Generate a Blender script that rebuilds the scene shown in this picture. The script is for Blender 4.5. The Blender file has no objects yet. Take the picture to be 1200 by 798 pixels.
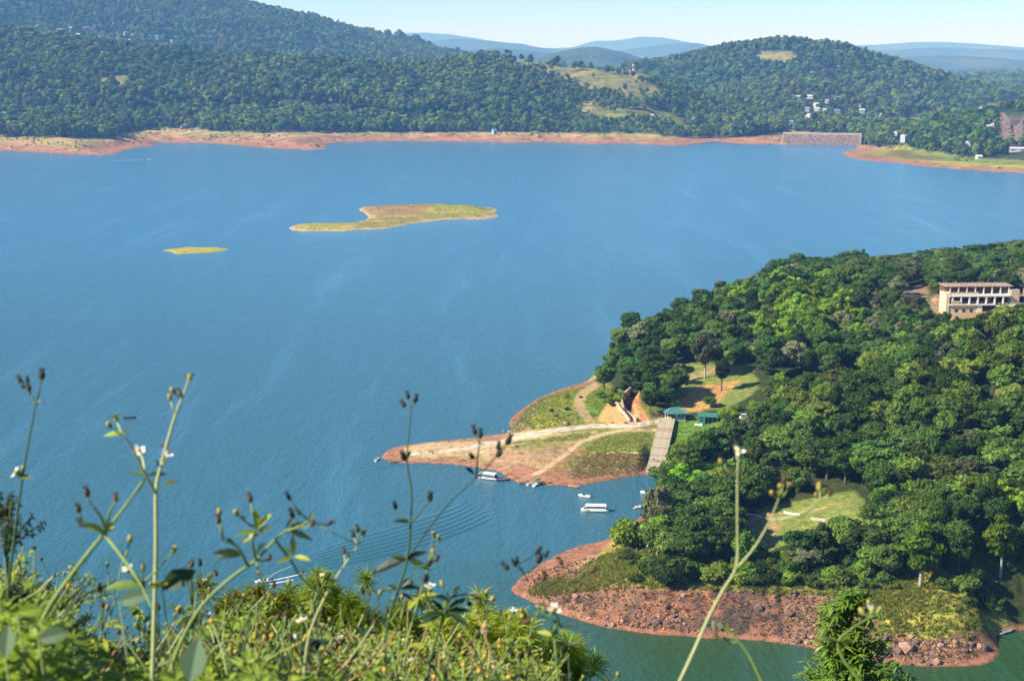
import bpy, bmesh, math, random
import numpy as np
from mathutils import Vector, Matrix
from mathutils.kdtree import KDTree

# ------------------------------------------------------------------ camera, world, sun, exposure
scene = bpy.context.scene
COL = scene.collection
CAM_Z = 150.0
FPX = 1700.0                       # focal length in photograph pixels (photo 1200 wide)
PITCH = math.atan((399.0 - 62.0) / FPX)
cam_data = bpy.data.cameras.new('camera')
cam_data.sensor_width = 36.0
cam_data.lens = 36.0 * FPX / 1200.0
cam_data.clip_start = 0.1
cam_data.clip_end = 120000.0
cam_data.dof.use_dof = True
cam_data.dof.focus_distance = 420.0
cam_data.dof.aperture_fstop = 9.5
cam = bpy.data.objects.new('camera', cam_data)
cam.location = (0, 0, CAM_Z)
cam.rotation_euler = (math.pi / 2 - PITCH, 0, 0)
COL.objects.link(cam)
scene.camera = cam

SUN_EL = math.radians(36.0)
SUN_AZ = math.radians(-110.0)      # from the left and a little behind the camera
world = bpy.data.worlds.new('World')
scene.world = world
world.use_nodes = True
wn = world.node_tree
for n in list(wn.nodes):
    wn.nodes.remove(n)
sky = wn.nodes.new('ShaderNodeTexSky')
sky.sky_type = 'NISHITA'
sky.sun_disc = False
sky.sun_elevation = SUN_EL
sky.sun_rotation = SUN_AZ
sky.altitude = 1800
sky.air_density = 1.0
sky.dust_density = 0.0
sky.ozone_density = 4.0
bg = wn.nodes.new('ShaderNodeBackground')
bg.inputs['Strength'].default_value = 0.078
wo = wn.nodes.new('ShaderNodeOutputWorld')
tint = wn.nodes.new('ShaderNodeMix'); tint.data_type = 'RGBA'; tint.blend_type = 'MULTIPLY'
tint.inputs[0].default_value = 1.0; tint.inputs[7].default_value = (0.85, 1.0, 1.20, 1)
wn.links.new(sky.outputs[0], tint.inputs[6]); wn.links.new(tint.outputs[2], bg.inputs[0])
wn.links.new(bg.outputs[0], wo.inputs[0])

sun_data = bpy.data.lights.new('sun', 'SUN')
sun_data.energy = 5.0
sun_data.angle = math.radians(0.53)
sun_data.color = (1.0, 0.93, 0.82)
sun = bpy.data.objects.new('sun', sun_data)
sdir = Vector((math.sin(SUN_AZ) * math.cos(SUN_EL), math.cos(SUN_AZ) * math.cos(SUN_EL), math.sin(SUN_EL)))
sun.rotation_euler = sdir.to_track_quat('Z', 'Y').to_euler()
sun.location = (0, 0, 400)
COL.objects.link(sun)

scene.view_settings.view_transform = 'Standard'
scene.view_settings.look = 'None'
scene.view_settings.exposure = 0.83
scene.view_settings.gamma = 1.0
scene.view_settings.use_curve_mapping = False
scene.cycles.max_bounces = 6
scene.cycles.diffuse_bounces = 2
scene.cycles.glossy_bounces = 2
scene.cycles.transmission_bounces = 3
scene.cycles.transparent_max_bounces = 6
scene.cycles.volume_bounces = 2

# ------------------------------------------------------------------ photo <-> place geometry
CP, SP = math.cos(PITCH), math.sin(PITCH)
def ray(px, py):
    """direction of the view ray through a photo pixel"""
    u = (np.asarray(px, float) - 600.0) / FPX
    v = (399.0 - np.asarray(py, float)) / FPX
    return np.stack([u, CP + SP * v, -SP + CP * v], -1)
def on_z(px, py, z=0.0):
    d = ray(px, py)
    t = (np.asarray(z, float) - CAM_Z) / d[..., 2]
    return d[..., 0] * t, d[..., 1] * t
def at_dist(px, py, Y):
    d = ray(px, py)
    t = Y / d[..., 1]
    return d[..., 0] * t, d[..., 1] * t, CAM_Z + d[..., 2] * t
def proj(x, y, z):
    dz = np.asarray(z, float) - CAM_Z
    f = y * CP - dz * SP
    f = np.where(np.abs(f) < 1e-3, 1e-3, f)
    return 600 + FPX * x / f, 399 - FPX * (y * SP + dz * CP) / f
def P(px, py, d):
    """point at distance d (metres of depth) along a pixel's ray"""
    r = ray(px, py)
    return Vector((r[0] * d, r[1] * d, CAM_Z + r[2] * d))

# ------------------------------------------------------------------ noise
_rs = np.random.RandomState(7)
_tab = _rs.rand(256, 256)
def vnoise(x, y):
    xi = np.floor(x).astype(int); yi = np.floor(y).astype(int)
    fx = x - xi; fy = y - yi
    fx = fx * fx * (3 - 2 * fx); fy = fy * fy * (3 - 2 * fy)
    a = _tab[xi & 255, yi & 255]; b = _tab[(xi + 1) & 255, yi & 255]
    c = _tab[xi & 255, (yi + 1) & 255]; d = _tab[(xi + 1) & 255, (yi + 1) & 255]
    return (a * (1 - fx) + b * fx) * (1 - fy) + (c * (1 - fx) + d * fx) * fy
def fbm(x, y, s, o=4):
    v = 0.0; a = 0.5; x = np.asarray(x, float) / s; y = np.asarray(y, float) / s; t = 0
    for i in range(o):
        v = v + a * (vnoise(x + 17.3 * i, y + 9.1 * i) - 0.5) * 2; t += a
        a *= 0.5; x = x * 2.03; y = y * 2.03
    return v / t
def sstep(a, b, x):
    t = np.clip((x - a) / (b - a), 0, 1)
    return t * t * (3 - 2 * t)

# ------------------------------------------------------------------ polygons, splines
def poly_inside(x, y, P_):
    x = np.asarray(x, float); y = np.asarray(y, float)
    ins = np.zeros(x.shape, bool)
    n = len(P_)
    for i in range(n):
        x1, y1 = P_[i]; x2, y2 = P_[(i + 1) % n]
        if y1 == y2: continue
        c = ((y1 > y) != (y2 > y)) & (x < (x2 - x1) * (y - y1) / (y2 - y1) + x1)
        ins ^= c
    return ins
def seg_dist(x, y, P_, closed=True):
    d = np.full(np.shape(x), 1e18)
    n = len(P_)
    for i in range(n if closed else n - 1):
        x1, y1 = P_[i]; x2, y2 = P_[(i + 1) % n]
        dx, dy = x2 - x1, y2 - y1
        L = dx * dx + dy * dy + 1e-12
        t = np.clip(((x - x1) * dx + (y - y1) * dy) / L, 0, 1)
        d = np.minimum(d, (x - x1 - t * dx) ** 2 + (y - y1 - t * dy) ** 2)
    return np.sqrt(d)
def sdf(x, y, P_):
    d = seg_dist(x, y, P_)
    return np.where(poly_inside(x, y, P_), d, -d)
def smooth_line(pts, k=4, closed=False):
    pts = [tuple(map(float, p)) for p in pts]
    n = len(pts); out = []
    rng_ = range(n) if closed else range(n - 1)
    for i in rng_:
        if closed:
            p0, p1, p2, p3 = pts[(i - 1) % n], pts[i], pts[(i + 1) % n], pts[(i + 2) % n]
        else:
            p0, p1, p2, p3 = pts[max(i - 1, 0)], pts[i], pts[i + 1], pts[min(i + 2, n - 1)]
        for j in range(k):
            t = j / k
            out.append(tuple(0.5 * (2 * b + (c - a) * t + (2 * a - 5 * b + 4 * c - d) * t * t + (3 * b - a - 3 * c + d) * t ** 3)
                             for a, b, c, d in zip(p0, p1, p2, p3)))
    if not closed: out.append(pts[-1])
    return out
class RBF:
    def __init__(self, pts, c):
        A = np.array(pts, float); self.p = A[:, :2]; self.c = c
        n = len(A)
        r2 = ((self.p[:, None] - self.p[None]) ** 2).sum(-1)
        K = np.zeros((n + 1, n + 1)); K[:n, :n] = -np.sqrt(r2 + c * c) + np.eye(n) * -0.0
        K[:n, n] = 1; K[n, :n] = 1
        b = np.zeros(n + 1); b[:n] = A[:, 2]
        self.w = np.linalg.lstsq(K, b, rcond=1e-10)[0]
    def __call__(self, x, y):
        x = np.asarray(x, float); y = np.asarray(y, float)
        out = np.full(x.shape, self.w[-1])
        for (a, b), w in zip(self.p, self.w[:-1]):
            out = out - w * np.sqrt((x - a) ** 2 + (y - b) ** 2 + self.c ** 2)
        return out

# ------------------------------------------------------------------ materials
def srgb(r, g, b):
    f = lambda c: (c / 255 / 12.92) if c / 255 <= 0.04045 else ((c / 255 + 0.055) / 1.055) ** 2.4
    return (f(r), f(g), f(b))
class NT:
    """tiny node helper"""
    def __init__(self, name):
        self.m = bpy.data.materials.new(name); self.m.use_nodes = True
        self.t = self.m.node_tree
        for n in list(self.t.nodes): self.t.nodes.remove(n)
        self.out = self.t.nodes.new('ShaderNodeOutputMaterial')
    def n(self, typ, **kw):
        nd = self.t.nodes.new(typ)
        for k, v in kw.items():
            if k.startswith('i_'): 
                key = k[2:]
                nd.inputs[int(key) if key.isdigit() else key.replace('_', ' ')].default_value = v
            else: setattr(nd, k, v)
        return nd
    def l(self, a, b): self.t.links.new(a, b)
    def noise(self, scale, detail=3, rough=0.5, vec=None, dist=0.0):
        nd = self.n('ShaderNodeTexNoise'); nd.inputs['Scale'].default_value = scale
        nd.inputs['Detail'].default_value = detail; nd.inputs['Roughness'].default_value = rough
        nd.inputs['Distortion'].default_value = dist
        if vec is not None: self.l(vec, nd.inputs['Vector'])
        return nd
    def ramp(self, fac, stops):
        nd = self.n('ShaderNodeValToRGB'); cr = nd.color_ramp
        while len(cr.elements) < len(stops): cr.elements.new(0.5)
        for e, (p, c) in zip(cr.elements, stops):
            e.position = p; e.color = (*c, 1) if len(c) == 3 else c
        self.l(fac, nd.inputs[0]); return nd
    def mix(self, fac, a, b, mode='MIX'):
        nd = self.n('ShaderNodeMix', data_type='RGBA', blend_type=mode)
        for s, v in ((0, fac), (6, a), (7, b)):
            if isinstance(v, (int, float)): nd.inputs[s].default_value = v
            elif isinstance(v, tuple): nd.inputs[s].default_value = (*v, 1) if len(v) == 3 else v
            else: self.l(v, nd.inputs[s])
        return nd.outputs[2]
    def math(self, op, a, b=None):
        nd = self.n('ShaderNodeMath', operation=op)
        for s, v in ((0, a), (1, b)):
            if v is None: continue
            if isinstance(v, (int, float)): nd.inputs[s].default_value = v
            else: self.l(v, nd.inputs[s])
        return nd.outputs[0]
MATS = {}
def simple(name, col, rough=0.7, metal=0.0, spec=0.4, var=0.12, nscale=6.0, bump=0.0):
    """principled material with a procedural mottle of its own colour"""
    if name in MATS: return MATS[name]
    t = NT(name)
    p = t.n('ShaderNodeBsdfPrincipled'); p.inputs['Roughness'].default_value = rough
    p.inputs['Metallic'].default_value = metal; p.inputs['Specular IOR Level'].default_value = spec
    tc = t.n('ShaderNodeTexCoord')
    nz = t.noise(nscale, 4, 0.6, tc.outputs['Object'])
    a = tuple(c * (1 - var) for c in col); b = tuple(min(1, c * (1 + var)) for c in col)
    r = t.ramp(nz.outputs[0], [(0.3, a), (0.7, b)])
    t.l(r.outputs[0], p.inputs['Base Color'])
    if bump:
        bm_ = t.n('ShaderNodeBump'); bm_.inputs['Strength'].default_value = bump; bm_.inputs['Distance'].default_value = 0.05
        t.l(nz.outputs[0], bm_.inputs['Height']); t.l(bm_.outputs[0], p.inputs['Normal'])
    t.l(p.outputs[0], t.out.inputs[0])
    MATS[name] = t.m
    return t.m
def foliage(name, dark, light, trans=0.25, rough=None, usecol=True, hue=0.0):
    """leaf material: colour varies leaf by leaf (attribute 'tint') and plant by plant"""
    t = NT(name)
    at = t.n('ShaderNodeAttribute', attribute_name='tint')
    oi = t.n('ShaderNodeObjectInfo')
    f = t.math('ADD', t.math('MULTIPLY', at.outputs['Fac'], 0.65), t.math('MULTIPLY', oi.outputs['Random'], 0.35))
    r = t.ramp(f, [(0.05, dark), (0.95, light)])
    hs = t.n('ShaderNodeHueSaturation')
    hs.inputs['Hue'].default_value = 0.5 + hue
    # whole-plant brightness and hue differ a little from one to the next
    v = t.math('ADD', t.math('MULTIPLY', oi.outputs['Random'], 0.7), 0.65)
    t.l(v, hs.inputs['Value']); t.l(r.outputs[0], hs.inputs['Color'])
    h2 = t.math('ADD', t.math('MULTIPLY', t.math('FRACT', t.math('MULTIPLY', oi.outputs['Random'], 7.31)), 0.05), 0.475 + hue)
    t.l(h2, hs.inputs['Hue'])
    col = hs.outputs[0]
    tr = t.n('ShaderNodeBsdfTranslucent')
    if rough is None:
        d = t.n('ShaderNodeBsdfDiffuse'); t.l(col, d.inputs[0])
    else:
        d = t.n('ShaderNodeBsdfPrincipled'); d.inputs['Roughness'].default_value = rough
        d.inputs['Specular IOR Level'].default_value = 0.35
        t.l(col, d.inputs['Base Color'])
    t.l(t.mix(0.5, col, (0.5, 0.6, 0.05), 'OVERLAY'), tr.inputs[0])
    mx = t.n('ShaderNodeMixShader'); mx.inputs[0].default_value = trans
    t.l(d.outputs[0], mx.inputs[1]); t.l(tr.outputs[0], mx.inputs[2]); t.l(mx.outputs[0], t.out.inputs[0])
    MATS[name] = t.m
    return t.m

# ------------------------------------------------------------------ object helpers
def tag(o, label=None, cat=None, group=None, kind=None):
    if label: o['label'] = label
    if cat: o['category'] = cat
    if group: o['group'] = group
    if kind: o['kind'] = kind
    return o
def empty(name, loc=(0, 0, 0), rz=0.0, sc=1.0):
    o = bpy.data.objects.new(name, None); COL.objects.link(o)
    o.empty_display_size = 0.5
    o.location = loc; o.rotation_euler = (0, 0, rz); o.scale = (sc, sc, sc)
    return o
def link(name, me, parent=None):
    o = bpy.data.objects.new(name, me); COL.objects.link(o)
    if parent is not None: o.parent = parent
    return o
def mesh_np(name, V, F, mats, smooth=False, tint=None, colr=None, fm=None):
    """mesh from numpy arrays; F is an (n,3) or (n,4) array"""
    V = np.asarray(V, np.float32); F = np.asarray(F, np.int32)
    me = bpy.data.meshes.new(name)
    k = F.shape[1]
    me.vertices.add(len(V)); me.vertices.foreach_set('co', V.ravel())
    me.loops.add(F.size); me.loops.foreach_set('vertex_index', F.ravel())
    me.polygons.add(len(F)); me.polygons.foreach_set('loop_start', np.arange(0, F.size, k, dtype=np.int32))
    try: me.polygons.foreach_set('loop_total', np.full(len(F), k, np.int32))
    except Exception: pass
    me.polygons.foreach_set('use_smooth', np.full(len(F), bool(smooth)))
    for m in (mats if isinstance(mats, (list, tuple)) else [mats]): me.materials.append(m)
    if fm is not None: me.polygons.foreach_set('material_index', np.asarray(fm, np.int32))
    if tint is not None:
        a = me.attributes.new('tint', 'FLOAT', 'POINT'); a.data.foreach_set('value', np.asarray(tint, np.float32))
    if colr is not None:
        a = me.attributes.new('ground', 'FLOAT_COLOR', 'POINT')
        a.data.foreach_set('color', np.concatenate([colr, np.ones((len(colr), 1))], 1).astype(np.float32).ravel())
    me.update(calc_edges=True); me.validate()
    return me
class MB:
    """collects faces with material slots; build() links ONE mesh object"""
    def __init__(self): self.v = []; self.f = []; self.m = []; self.mats = []; self.sm = []
    def mi(self, m):
        if m not in self.mats: self.mats.append(m)
        return self.mats.index(m)
    def add(self, vs, fs, m, smooth=False):
        b = len(self.v); self.v += [tuple(v) for v in vs]
        i = self.mi(m)
        for f in fs: self.f.append([b + k for k in f]); self.m.append(i); self.sm.append(smooth)
        return self
    def box(self, c, s, m, rz=0.0, M=None):
        sx, sy, sz = s[0] / 2, s[1] / 2, s[2] / 2
        vs = [Vector((x, y, z)) for z in (-sz, sz) for x, y in ((-sx, -sy), (sx, -sy), (sx, sy), (-sx, sy))]
        R = M if M is not None else Matrix.Rotation(rz, 3, 'Z')
        vs = [R @ v + Vector(c) for v in vs]
        return self.add(vs, [(3, 2, 1, 0), (4, 5, 6, 7), (0, 1, 5, 4), (1, 2, 6, 5), (2, 3, 7, 6), (3, 0, 4, 7)], m)
    def bar(self, a, b, w, h, m):
        a = Vector(a); b = Vector(b); d = b - a
        q = d.to_track_quat('X', 'Z').to_matrix()
        return self.box((a + b) / 2, (d.length, w, h), m, M=q)
    def tube(self, pts, rad, m, n=6, cap=True, smooth=True):
        pts = [Vector(p) for p in pts]
        if isinstance(rad, (int, float)): rad = [rad] * len(pts)
        vs = []; up = Vector((0.3, 0.9, 0.2))
        for i, p in enumerate(pts):
            t = (pts[min(i + 1, len(pts) - 1)] - pts[max(i - 1, 0)]).normalized()
            a = t.cross(up)
            if a.length < 1e-3: a = t.cross(Vector((1, 0, 0)))
            a.normalize(); b = t.cross(a).normalized()
            for k in range(n):
                an = 2 * math.pi * k / n
                vs.append(p + (a * math.cos(an) + b * math.sin(an)) * rad[i])
        fs = []
        for i in range(len(pts) - 1):
            for k in range(n):
                k2 = (k + 1) % n
                fs.append((i * n + k, i * n + k2, (i + 1) * n + k2, (i + 1) * n + k))
        if cap:
            fs.append(tuple(range(n))[::-1]); fs.append(tuple((len(pts) - 1) * n + k for k in range(n)))
        return self.add(vs, fs, m, smooth)
    def ball(self, c, r, m, seg=8, ring=5, rot=None):
        r = (r, r, r) if isinstance(r, (int, float)) else r
        vs = []; fs = []
        for j in range(ring + 1):
            ph = math.pi * j / ring
            for k in range(seg):
                th = 2 * math.pi * k / seg
                v = Vector((r[0] * math.sin(ph) * math.cos(th), r[1] * math.sin(ph) * math.sin(th), r[2] * math.cos(ph)))
                if rot is not None: v = rot @ v
                vs.append(v + Vector(c))
        for j in range(ring):
            for k in range(seg):
                k2 = (k + 1) % seg
                fs.append((j * seg + k, (j + 1) * seg + k, (j + 1) * seg + k2, j * seg + k2))
        return self.add(vs, fs, m, True)
    def mesh(self, name):
        me = bpy.data.meshes.new(name); me.from_pydata(self.v, [], self.f)
        for m in self.mats: me.materials.append(m)
        me.polygons.foreach_set('material_index', self.m)
        me.polygons.foreach_set('use_smooth', self.sm)
        me.update(); return me
    def build(self, name, parent=None): return link(name, self.mesh(name), parent)

# ================================================================== THE SETTING: terrain
def shore_poly(pts, k=3):
    pts = smooth_line(pts, k, closed=True)
    a = np.array(pts); x, y = on_z(a[:, 0], a[:, 1], 0.0)
    return list(zip(x, y))
# --- the wooded peninsula: shoreline in photo pixels on the water plane
PEN = [(446,536),(455,527),(475,522),(520,517),(560,513),(588,509),(600,503),(597,495),(605,485),(620,474),(640,463),(665,453),(690,446),(715,425),(735,405),(770,385),(820,362),(880,343),(960,326),(1050,313),(1150,304),(1320,297),(1500,293)]
_far = on_z(np.array([p[0] for p in PEN]), np.array([p[1] for p in PEN]))
PEN_B = [(1500,742),(1400,738),(1300,736),(1230,737),(1190,739),(1170,744),(1166,755),(1168,768),(1150,778),(1100,782),(1050,777),(1000,768),(950,757),(900,751),(860,748),(800,745),(750,741),(700,733),(660,722),(630,708),(605,696),(603,688),(615,672),(640,657),(680,640),(712,630),(740,612),(760,595),(770,578),(784,566),(782,558),(757,557),(720,563),(680,568),(625,568),(600,561),(580,551),(545,545),(500,543),(465,543)]
PENP = shore_poly(PEN, 1)[:0] + list(zip(*[list(v) for v in on_z(*np.array(smooth_line(PEN, 3)).T)])) \
     + [(1000.0, 1000.0), (1000.0, 400.0)] + list(zip(*[list(v) for v in on_z(*np.array(smooth_line(PEN_B, 3)).T)]))
ctl = []
for px, py, z in [(480,532,1.2),(540,528,1.8),(600,530,3),(660,543,2.6),(700,547,2.2),(740,545,2.4),(640,515,4),(700,502,5),(740,507,5.2),(620,495,4.2),(650,477,6),(680,466,7.5),(610,512,2.6),(560,522,1.8),
                  (705,487,7),(738,478,9.5),(750,455,11),(775,470,9),(790,490,6.6),(771,551,1.0),(830,508,6.5),(850,482,8),(830,460,9.5),(810,442,11),(860,447,11),(770,520,3.5),(800,520,5.0),(800,545,4.5),
                  (900,600,9),(960,600,11),(1000,592,13),(880,622,7.5),(700,655,4),(760,662,6),(850,655,7.6),(950,655,8.5),(1050,665,9),(740,692,6.2),(800,691,7.8),(900,692,8.6),(1000,700,8),(1100,695,9),(1125,725,6.5),
                  (650,684,2.0),(680,662,3),(700,690,4.5),(722,642,2.5),(640,700,1.3),(1165,715,5),(1200,700,8),(1260,690,14),(770,625,5),(800,600,7),(830,570,8.5)]:
    x, y = on_z(px, py, z); ctl.append((float(x), float(y), z))
ctl += [(60,468,10),(85,478,16.5),(112,492,21),(140,506,33),(170,514,41),(192,522,47),(225,530,56),(300,540,66),(420,550,72),
        (60,520,8),(90,545,11),(130,570,17),(180,590,28),(240,600,40),(110,452,14.5),(150,458,21),(190,462,29),(240,455,36),(320,440,45),(300,380,20),(130,430,11.5),(165,425,13),
        (120,600,14),(160,640,20),(90,640,16),(70,680,16),(120,720,24),(170,740,27),(215,655,27),(240,690,29),(270,750,30),(340,700,38),(500,700,50),(150,790,17),(230,850,20),(310,880,26),(450,920,30),(250,780,28),(45,700,9),(600,550,75),(700,700,55),(800,500,60)]
_pn = PENP[::5]
ctl += [(x, y, 0.0) for x, y in _pn]
_pr = RBF(ctl, 12.0)
RAMP_A = tuple(map(float, on_z(782, 491, 6.9))); RAMP_B = tuple(map(float, on_z(766.5, 554.5, 0.55)))
def H_pen(x, y):
    x = np.asarray(x, float); y = np.asarray(y, float)
    wx = x + 1.6 * fbm(x, y, 14, 4); wy = y + 2.2 * fbm(x + 90, y, 14, 4)
    d = sdf(wx, wy, PENP)
    h = np.maximum(_pr(x, y), 0.4)
    hin = np.minimum(h, 0.12 + 1.15 * np.maximum(d, 0) + 0.25 * fbm(x, y, 3, 3)) 
    # gullied red cliff where the bank is steep
    g = np.clip(h - 2.5, 0, 6) / 6 * np.exp(-((d - 6) / 7.0) ** 2)
    hin = hin + g * (2.6 * np.abs(fbm(x * 1.7, y * 0.45, 7, 4)) * 2 - 1.3 + 1.1 * fbm(x, y, 2.4, 4))
    hin = hin + sstep(1, 8, d) * 0.5 * fbm(x, y, 22, 4)
    # bed of the jetty ramp
    (ax, ay), (bx, by) = RAMP_A, RAMP_B
    dx, dy = bx - ax, by - ay; L2 = dx * dx + dy * dy
    t = np.clip(((x - ax) * dx + (y - ay) * dy) / L2, -0.04, 1.06); dr = np.hypot(x - ax - t * dx, y - ay - t * dy)
    bed = 6.5 + (0.1 - 6.5) * np.clip(t, 0, 1)
    k = 1 - sstep(3.4, 7.0, dr)
    hin = hin * (1 - k) + np.minimum(hin, bed) * k
    px, py = proj(x, y, hin)
    # the trench dug behind the curved wall
    dt = seg_dist(px, py * 1.6, [(a, b * 1.6) for a, b in [(743,458),(736,468),(736,478),(741,488)]], False)
    hin = hin - 2.6 * (1 - sstep(2.5, 6.5, dt)) * (py > 430) * (py < 520)
    # terraces of the lawn
    return np.where(d > 0, np.maximum(hin, 0.06), np.maximum(-4.0, d * 0.5))

FARP = [(-320,192),(-200,186),(-80,180),(-30,178),(0,177),(60,180),(110,183),(135,181),(150,175),(178,171),(186,167),(240,168),(300,172),(345,175),(378,175),(395,168),(480,166),(560,167),(600,168),(640,167),(690,169),(740,168),(800,171),(830,166),(870,169),(925,169),(965,169),(1003,170),(1003,175),(988,180),(1010,187),(1060,192),(1120,198),(1200,203),(1320,209),(1500,214)]
_f = np.array(smooth_line(FARP, 3)); _fx, _fy = on_z(_f[:, 0], _f[:, 1])
FARW = list(zip(_fx, _fy)) + [(4200.0, 1900.0), (4200.0, 9500.0), (-4200.0, 9500.0), (-4200.0, 2200.0)]
fctl = [(x, y, 0.0) for x, y in FARW[2:-4:4]]
TREE_H = 11.0
def fc(px, py, Y, g=False):
    x, y, z = at_dist(px, py, Y)
    fctl.append((float(x), float(y), float(z) - (0 if g else TREE_H)))
# near bank top: just behind the shoreline
for px, py, z in [(60,160,7),(150,160,9),(200,152,9),(300,152,9),(400,152,9),(500,154,9),(600,155,9),(700,155,9),(770,156,8),(860,160,6),(920,160,5),(1040,172,5),(1100,178,6),(1180,184,8),(-60,158,8),(330,128,24),(380,128,24)]:
    x, y = on_z(px, py, z); fctl.append((float(x), float(y), z))
for px, py, Y in [(0,100,2750),(100,100,2780),(200,95,2800),(300,100,2780),(400,100,2750),(480,110,2700),(560,105,2760),(620,115,2700),
                  (-100,30,3150),(0,24,3150),(50,32,3150),(100,40,3150),(160,44,3150),(200,46,3100),(300,50,3080),(400,52,3050),(470,60,3020),(520,66,3000),
                  (-100,-50,5100),(0,-25,5100),(100,-22,5100),(200,-15,5100),(250,-2,5050),(300,12,5050),(345,26,5000),(385,42,4900),(415,58,4800),(450,76,4700)]:
    fc(px, py, Y)
for px, py, Y in [(560,57,3080),(600,57,3100),(640,68,3050),(690,79,3000),(740,93,2950),(790,122,2850),(820,145,2750),(700,120,2700),(750,140,2620),(650,130,2680),
                  (880,150,2900),(930,148,2800)]:
    fc(px, py, Y, True)
for px, py, Y in [(740,92,3900),(770,80,3950),(810,66,4000),(860,53,4000),(920,47,4000),(980,57,3950),(1040,73,3900),(1090,90,3850),(1140,108,3800),(860,110,3300),(940,100,3350),(1000,115,3250),(900,130,3050),(960,140,2950),(1060,140,3100)]:
    fc(px, py, Y)
for px, py, Y in [(1010,152,2330),(1040,140,2330),(1075,133,2340),(1130,125,2350),(1180,115,2350),(1250,100,2380),(1400,80,2400),(1100,155,2230),(1180,150,2180)]:
    fc(px, py, Y)
fctl += [(-1500,3750,60),(-1000,4000,35),(-600,3700,40),(-300,4000,30),(-800,3650,45),(-100,3500,45),(300,3500,40),(700,3400,30),(1300,3000,15),(1500,4200,20),(1000,4800,50),(150,5200,60),(-800,6300,220),(-2500,4000,150),(-2500,2900,80),(-2500,5500,220),(2600,2800,120),(2600,4500,60),(900,2700,8),(1250,2620,10),(1000,6500,20),(-500,6500,60),(2500,6500,30),(-2500,6800,120)]
_fr = RBF(fctl, 60.0)
DAM = [on_z(927, 169), on_z(1004, 169.5)]
def H_far(x, y):
    x = np.asarray(x, float); y = np.asarray(y, float)
    wx = x + 16 * fbm(x, y, 130, 4); wy = y + 22 * fbm(x + 300, y, 130, 4)
    d = sdf(wx, wy, FARW)
    h = np.maximum(_fr(x, y), 1.0)
    h = h + sstep(60, 400, d) * (24 * fbm(x, y, 240, 4) * np.where(x > 900, .5, 1)) + sstep(5, 60, d) * 2.2 * fbm(x, y, 60, 4)
    hin = np.minimum(np.maximum(h, 0.5), 0.3 + 0.20 * np.maximum(d, 0) + sstep(4, 22, d) * (2.0 * fbm(x, y * .6, 34, 4)) + 0.5 * fbm(x, y, 12, 3)) 
    k = np.minimum(np.maximum(h, 3), 1e9)
    hin = np.maximum(hin, sstep(15, 60, d) * np.minimum(7.5 + 0.115 * np.maximum(d - 50, 0), 42) * sstep(420, 250, x) * (1 + .12 * fbm(x, y, 60, 3)))
    return np.where(d > 0, np.maximum(hin, 0.2), np.maximum(-12, d * 0.3))

ISL = [(338,267),(352,263),(380,262),(415,261),(432,257),(428,250),(421,246),(435,242),(480,241),(520,240),(560,242),(583,246),(578,250),(586,253),(565,257),(520,258),(490,261),(460,267),(420,270),(380,271),(350,271)]
ISL2 = [(191,293),(205,291),(240,290),(262,291),(268,293),(240,296),(205,297)]
ISLP, ISLP2 = shore_poly(ISL), shore_poly(ISL2)
def H_isl(x, y, pol, top):
    wx = x + 4 * fbm(x, y, 14, 5); wy = y + 8 * fbm(x + 60, y, 14, 5)
    d = sdf(wx, wy, pol)
    return np.where(d > 0, np.minimum(0.10 + 0.13 * d, top) + 0.25 * fbm(x, y, 8, 3) * sstep(0, 5, d), np.maximum(-3, d * 0.4))

# --- ground shader: painted land cover (attribute) broken up by procedural grain
def ground_mat(name, gscale, bump, bdist):
    t = NT(name)
    at = t.n('ShaderNodeAttribute', attribute_name='ground')
    tc = t.n('ShaderNodeNewGeometry')
    n1 = t.noise(gscale, 5, 0.65, tc.outputs['Position'])
    n2 = t.noise(gscale * 5, 3, 0.6, tc.outputs['Position'])
    v = t.math('ADD', t.math('MULTIPLY', n1.outputs[0], 0.9), t.math('MULTIPLY', n2.outputs[0], 0.7))
    r = t.ramp(v, [(0.55, (0.35,) * 3), (0.8, (1.0,) * 3), (1.0, (1.6, 1.5, 1.4))])
    c = t.mix(1.0, at.outputs['Color'], r.outputs[0], 'MULTIPLY')
    p = t.n('ShaderNodeBsdfPrincipled'); p.inputs['Roughness'].default_value = 0.95
    p.inputs['Specular IOR Level'].default_value = 0.1
    t.l(c, p.inputs['Base Color'])
    b = t.n('ShaderNodeBump'); b.inputs['Strength'].default_value = bump; b.inputs['Distance'].default_value = bdist
    t.l(v, b.inputs['Height']); t.l(b.outputs[0], p.inputs['Normal'])
    t.l(p.outputs[0], t.out.inputs[0])
    return t.m
M_GROUND = ground_mat('peninsula_ground', 0.45, 0.8, 0.5)
M_FARGROUND = ground_mat('hill_ground', 0.06, 0.8, 3.0)

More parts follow.
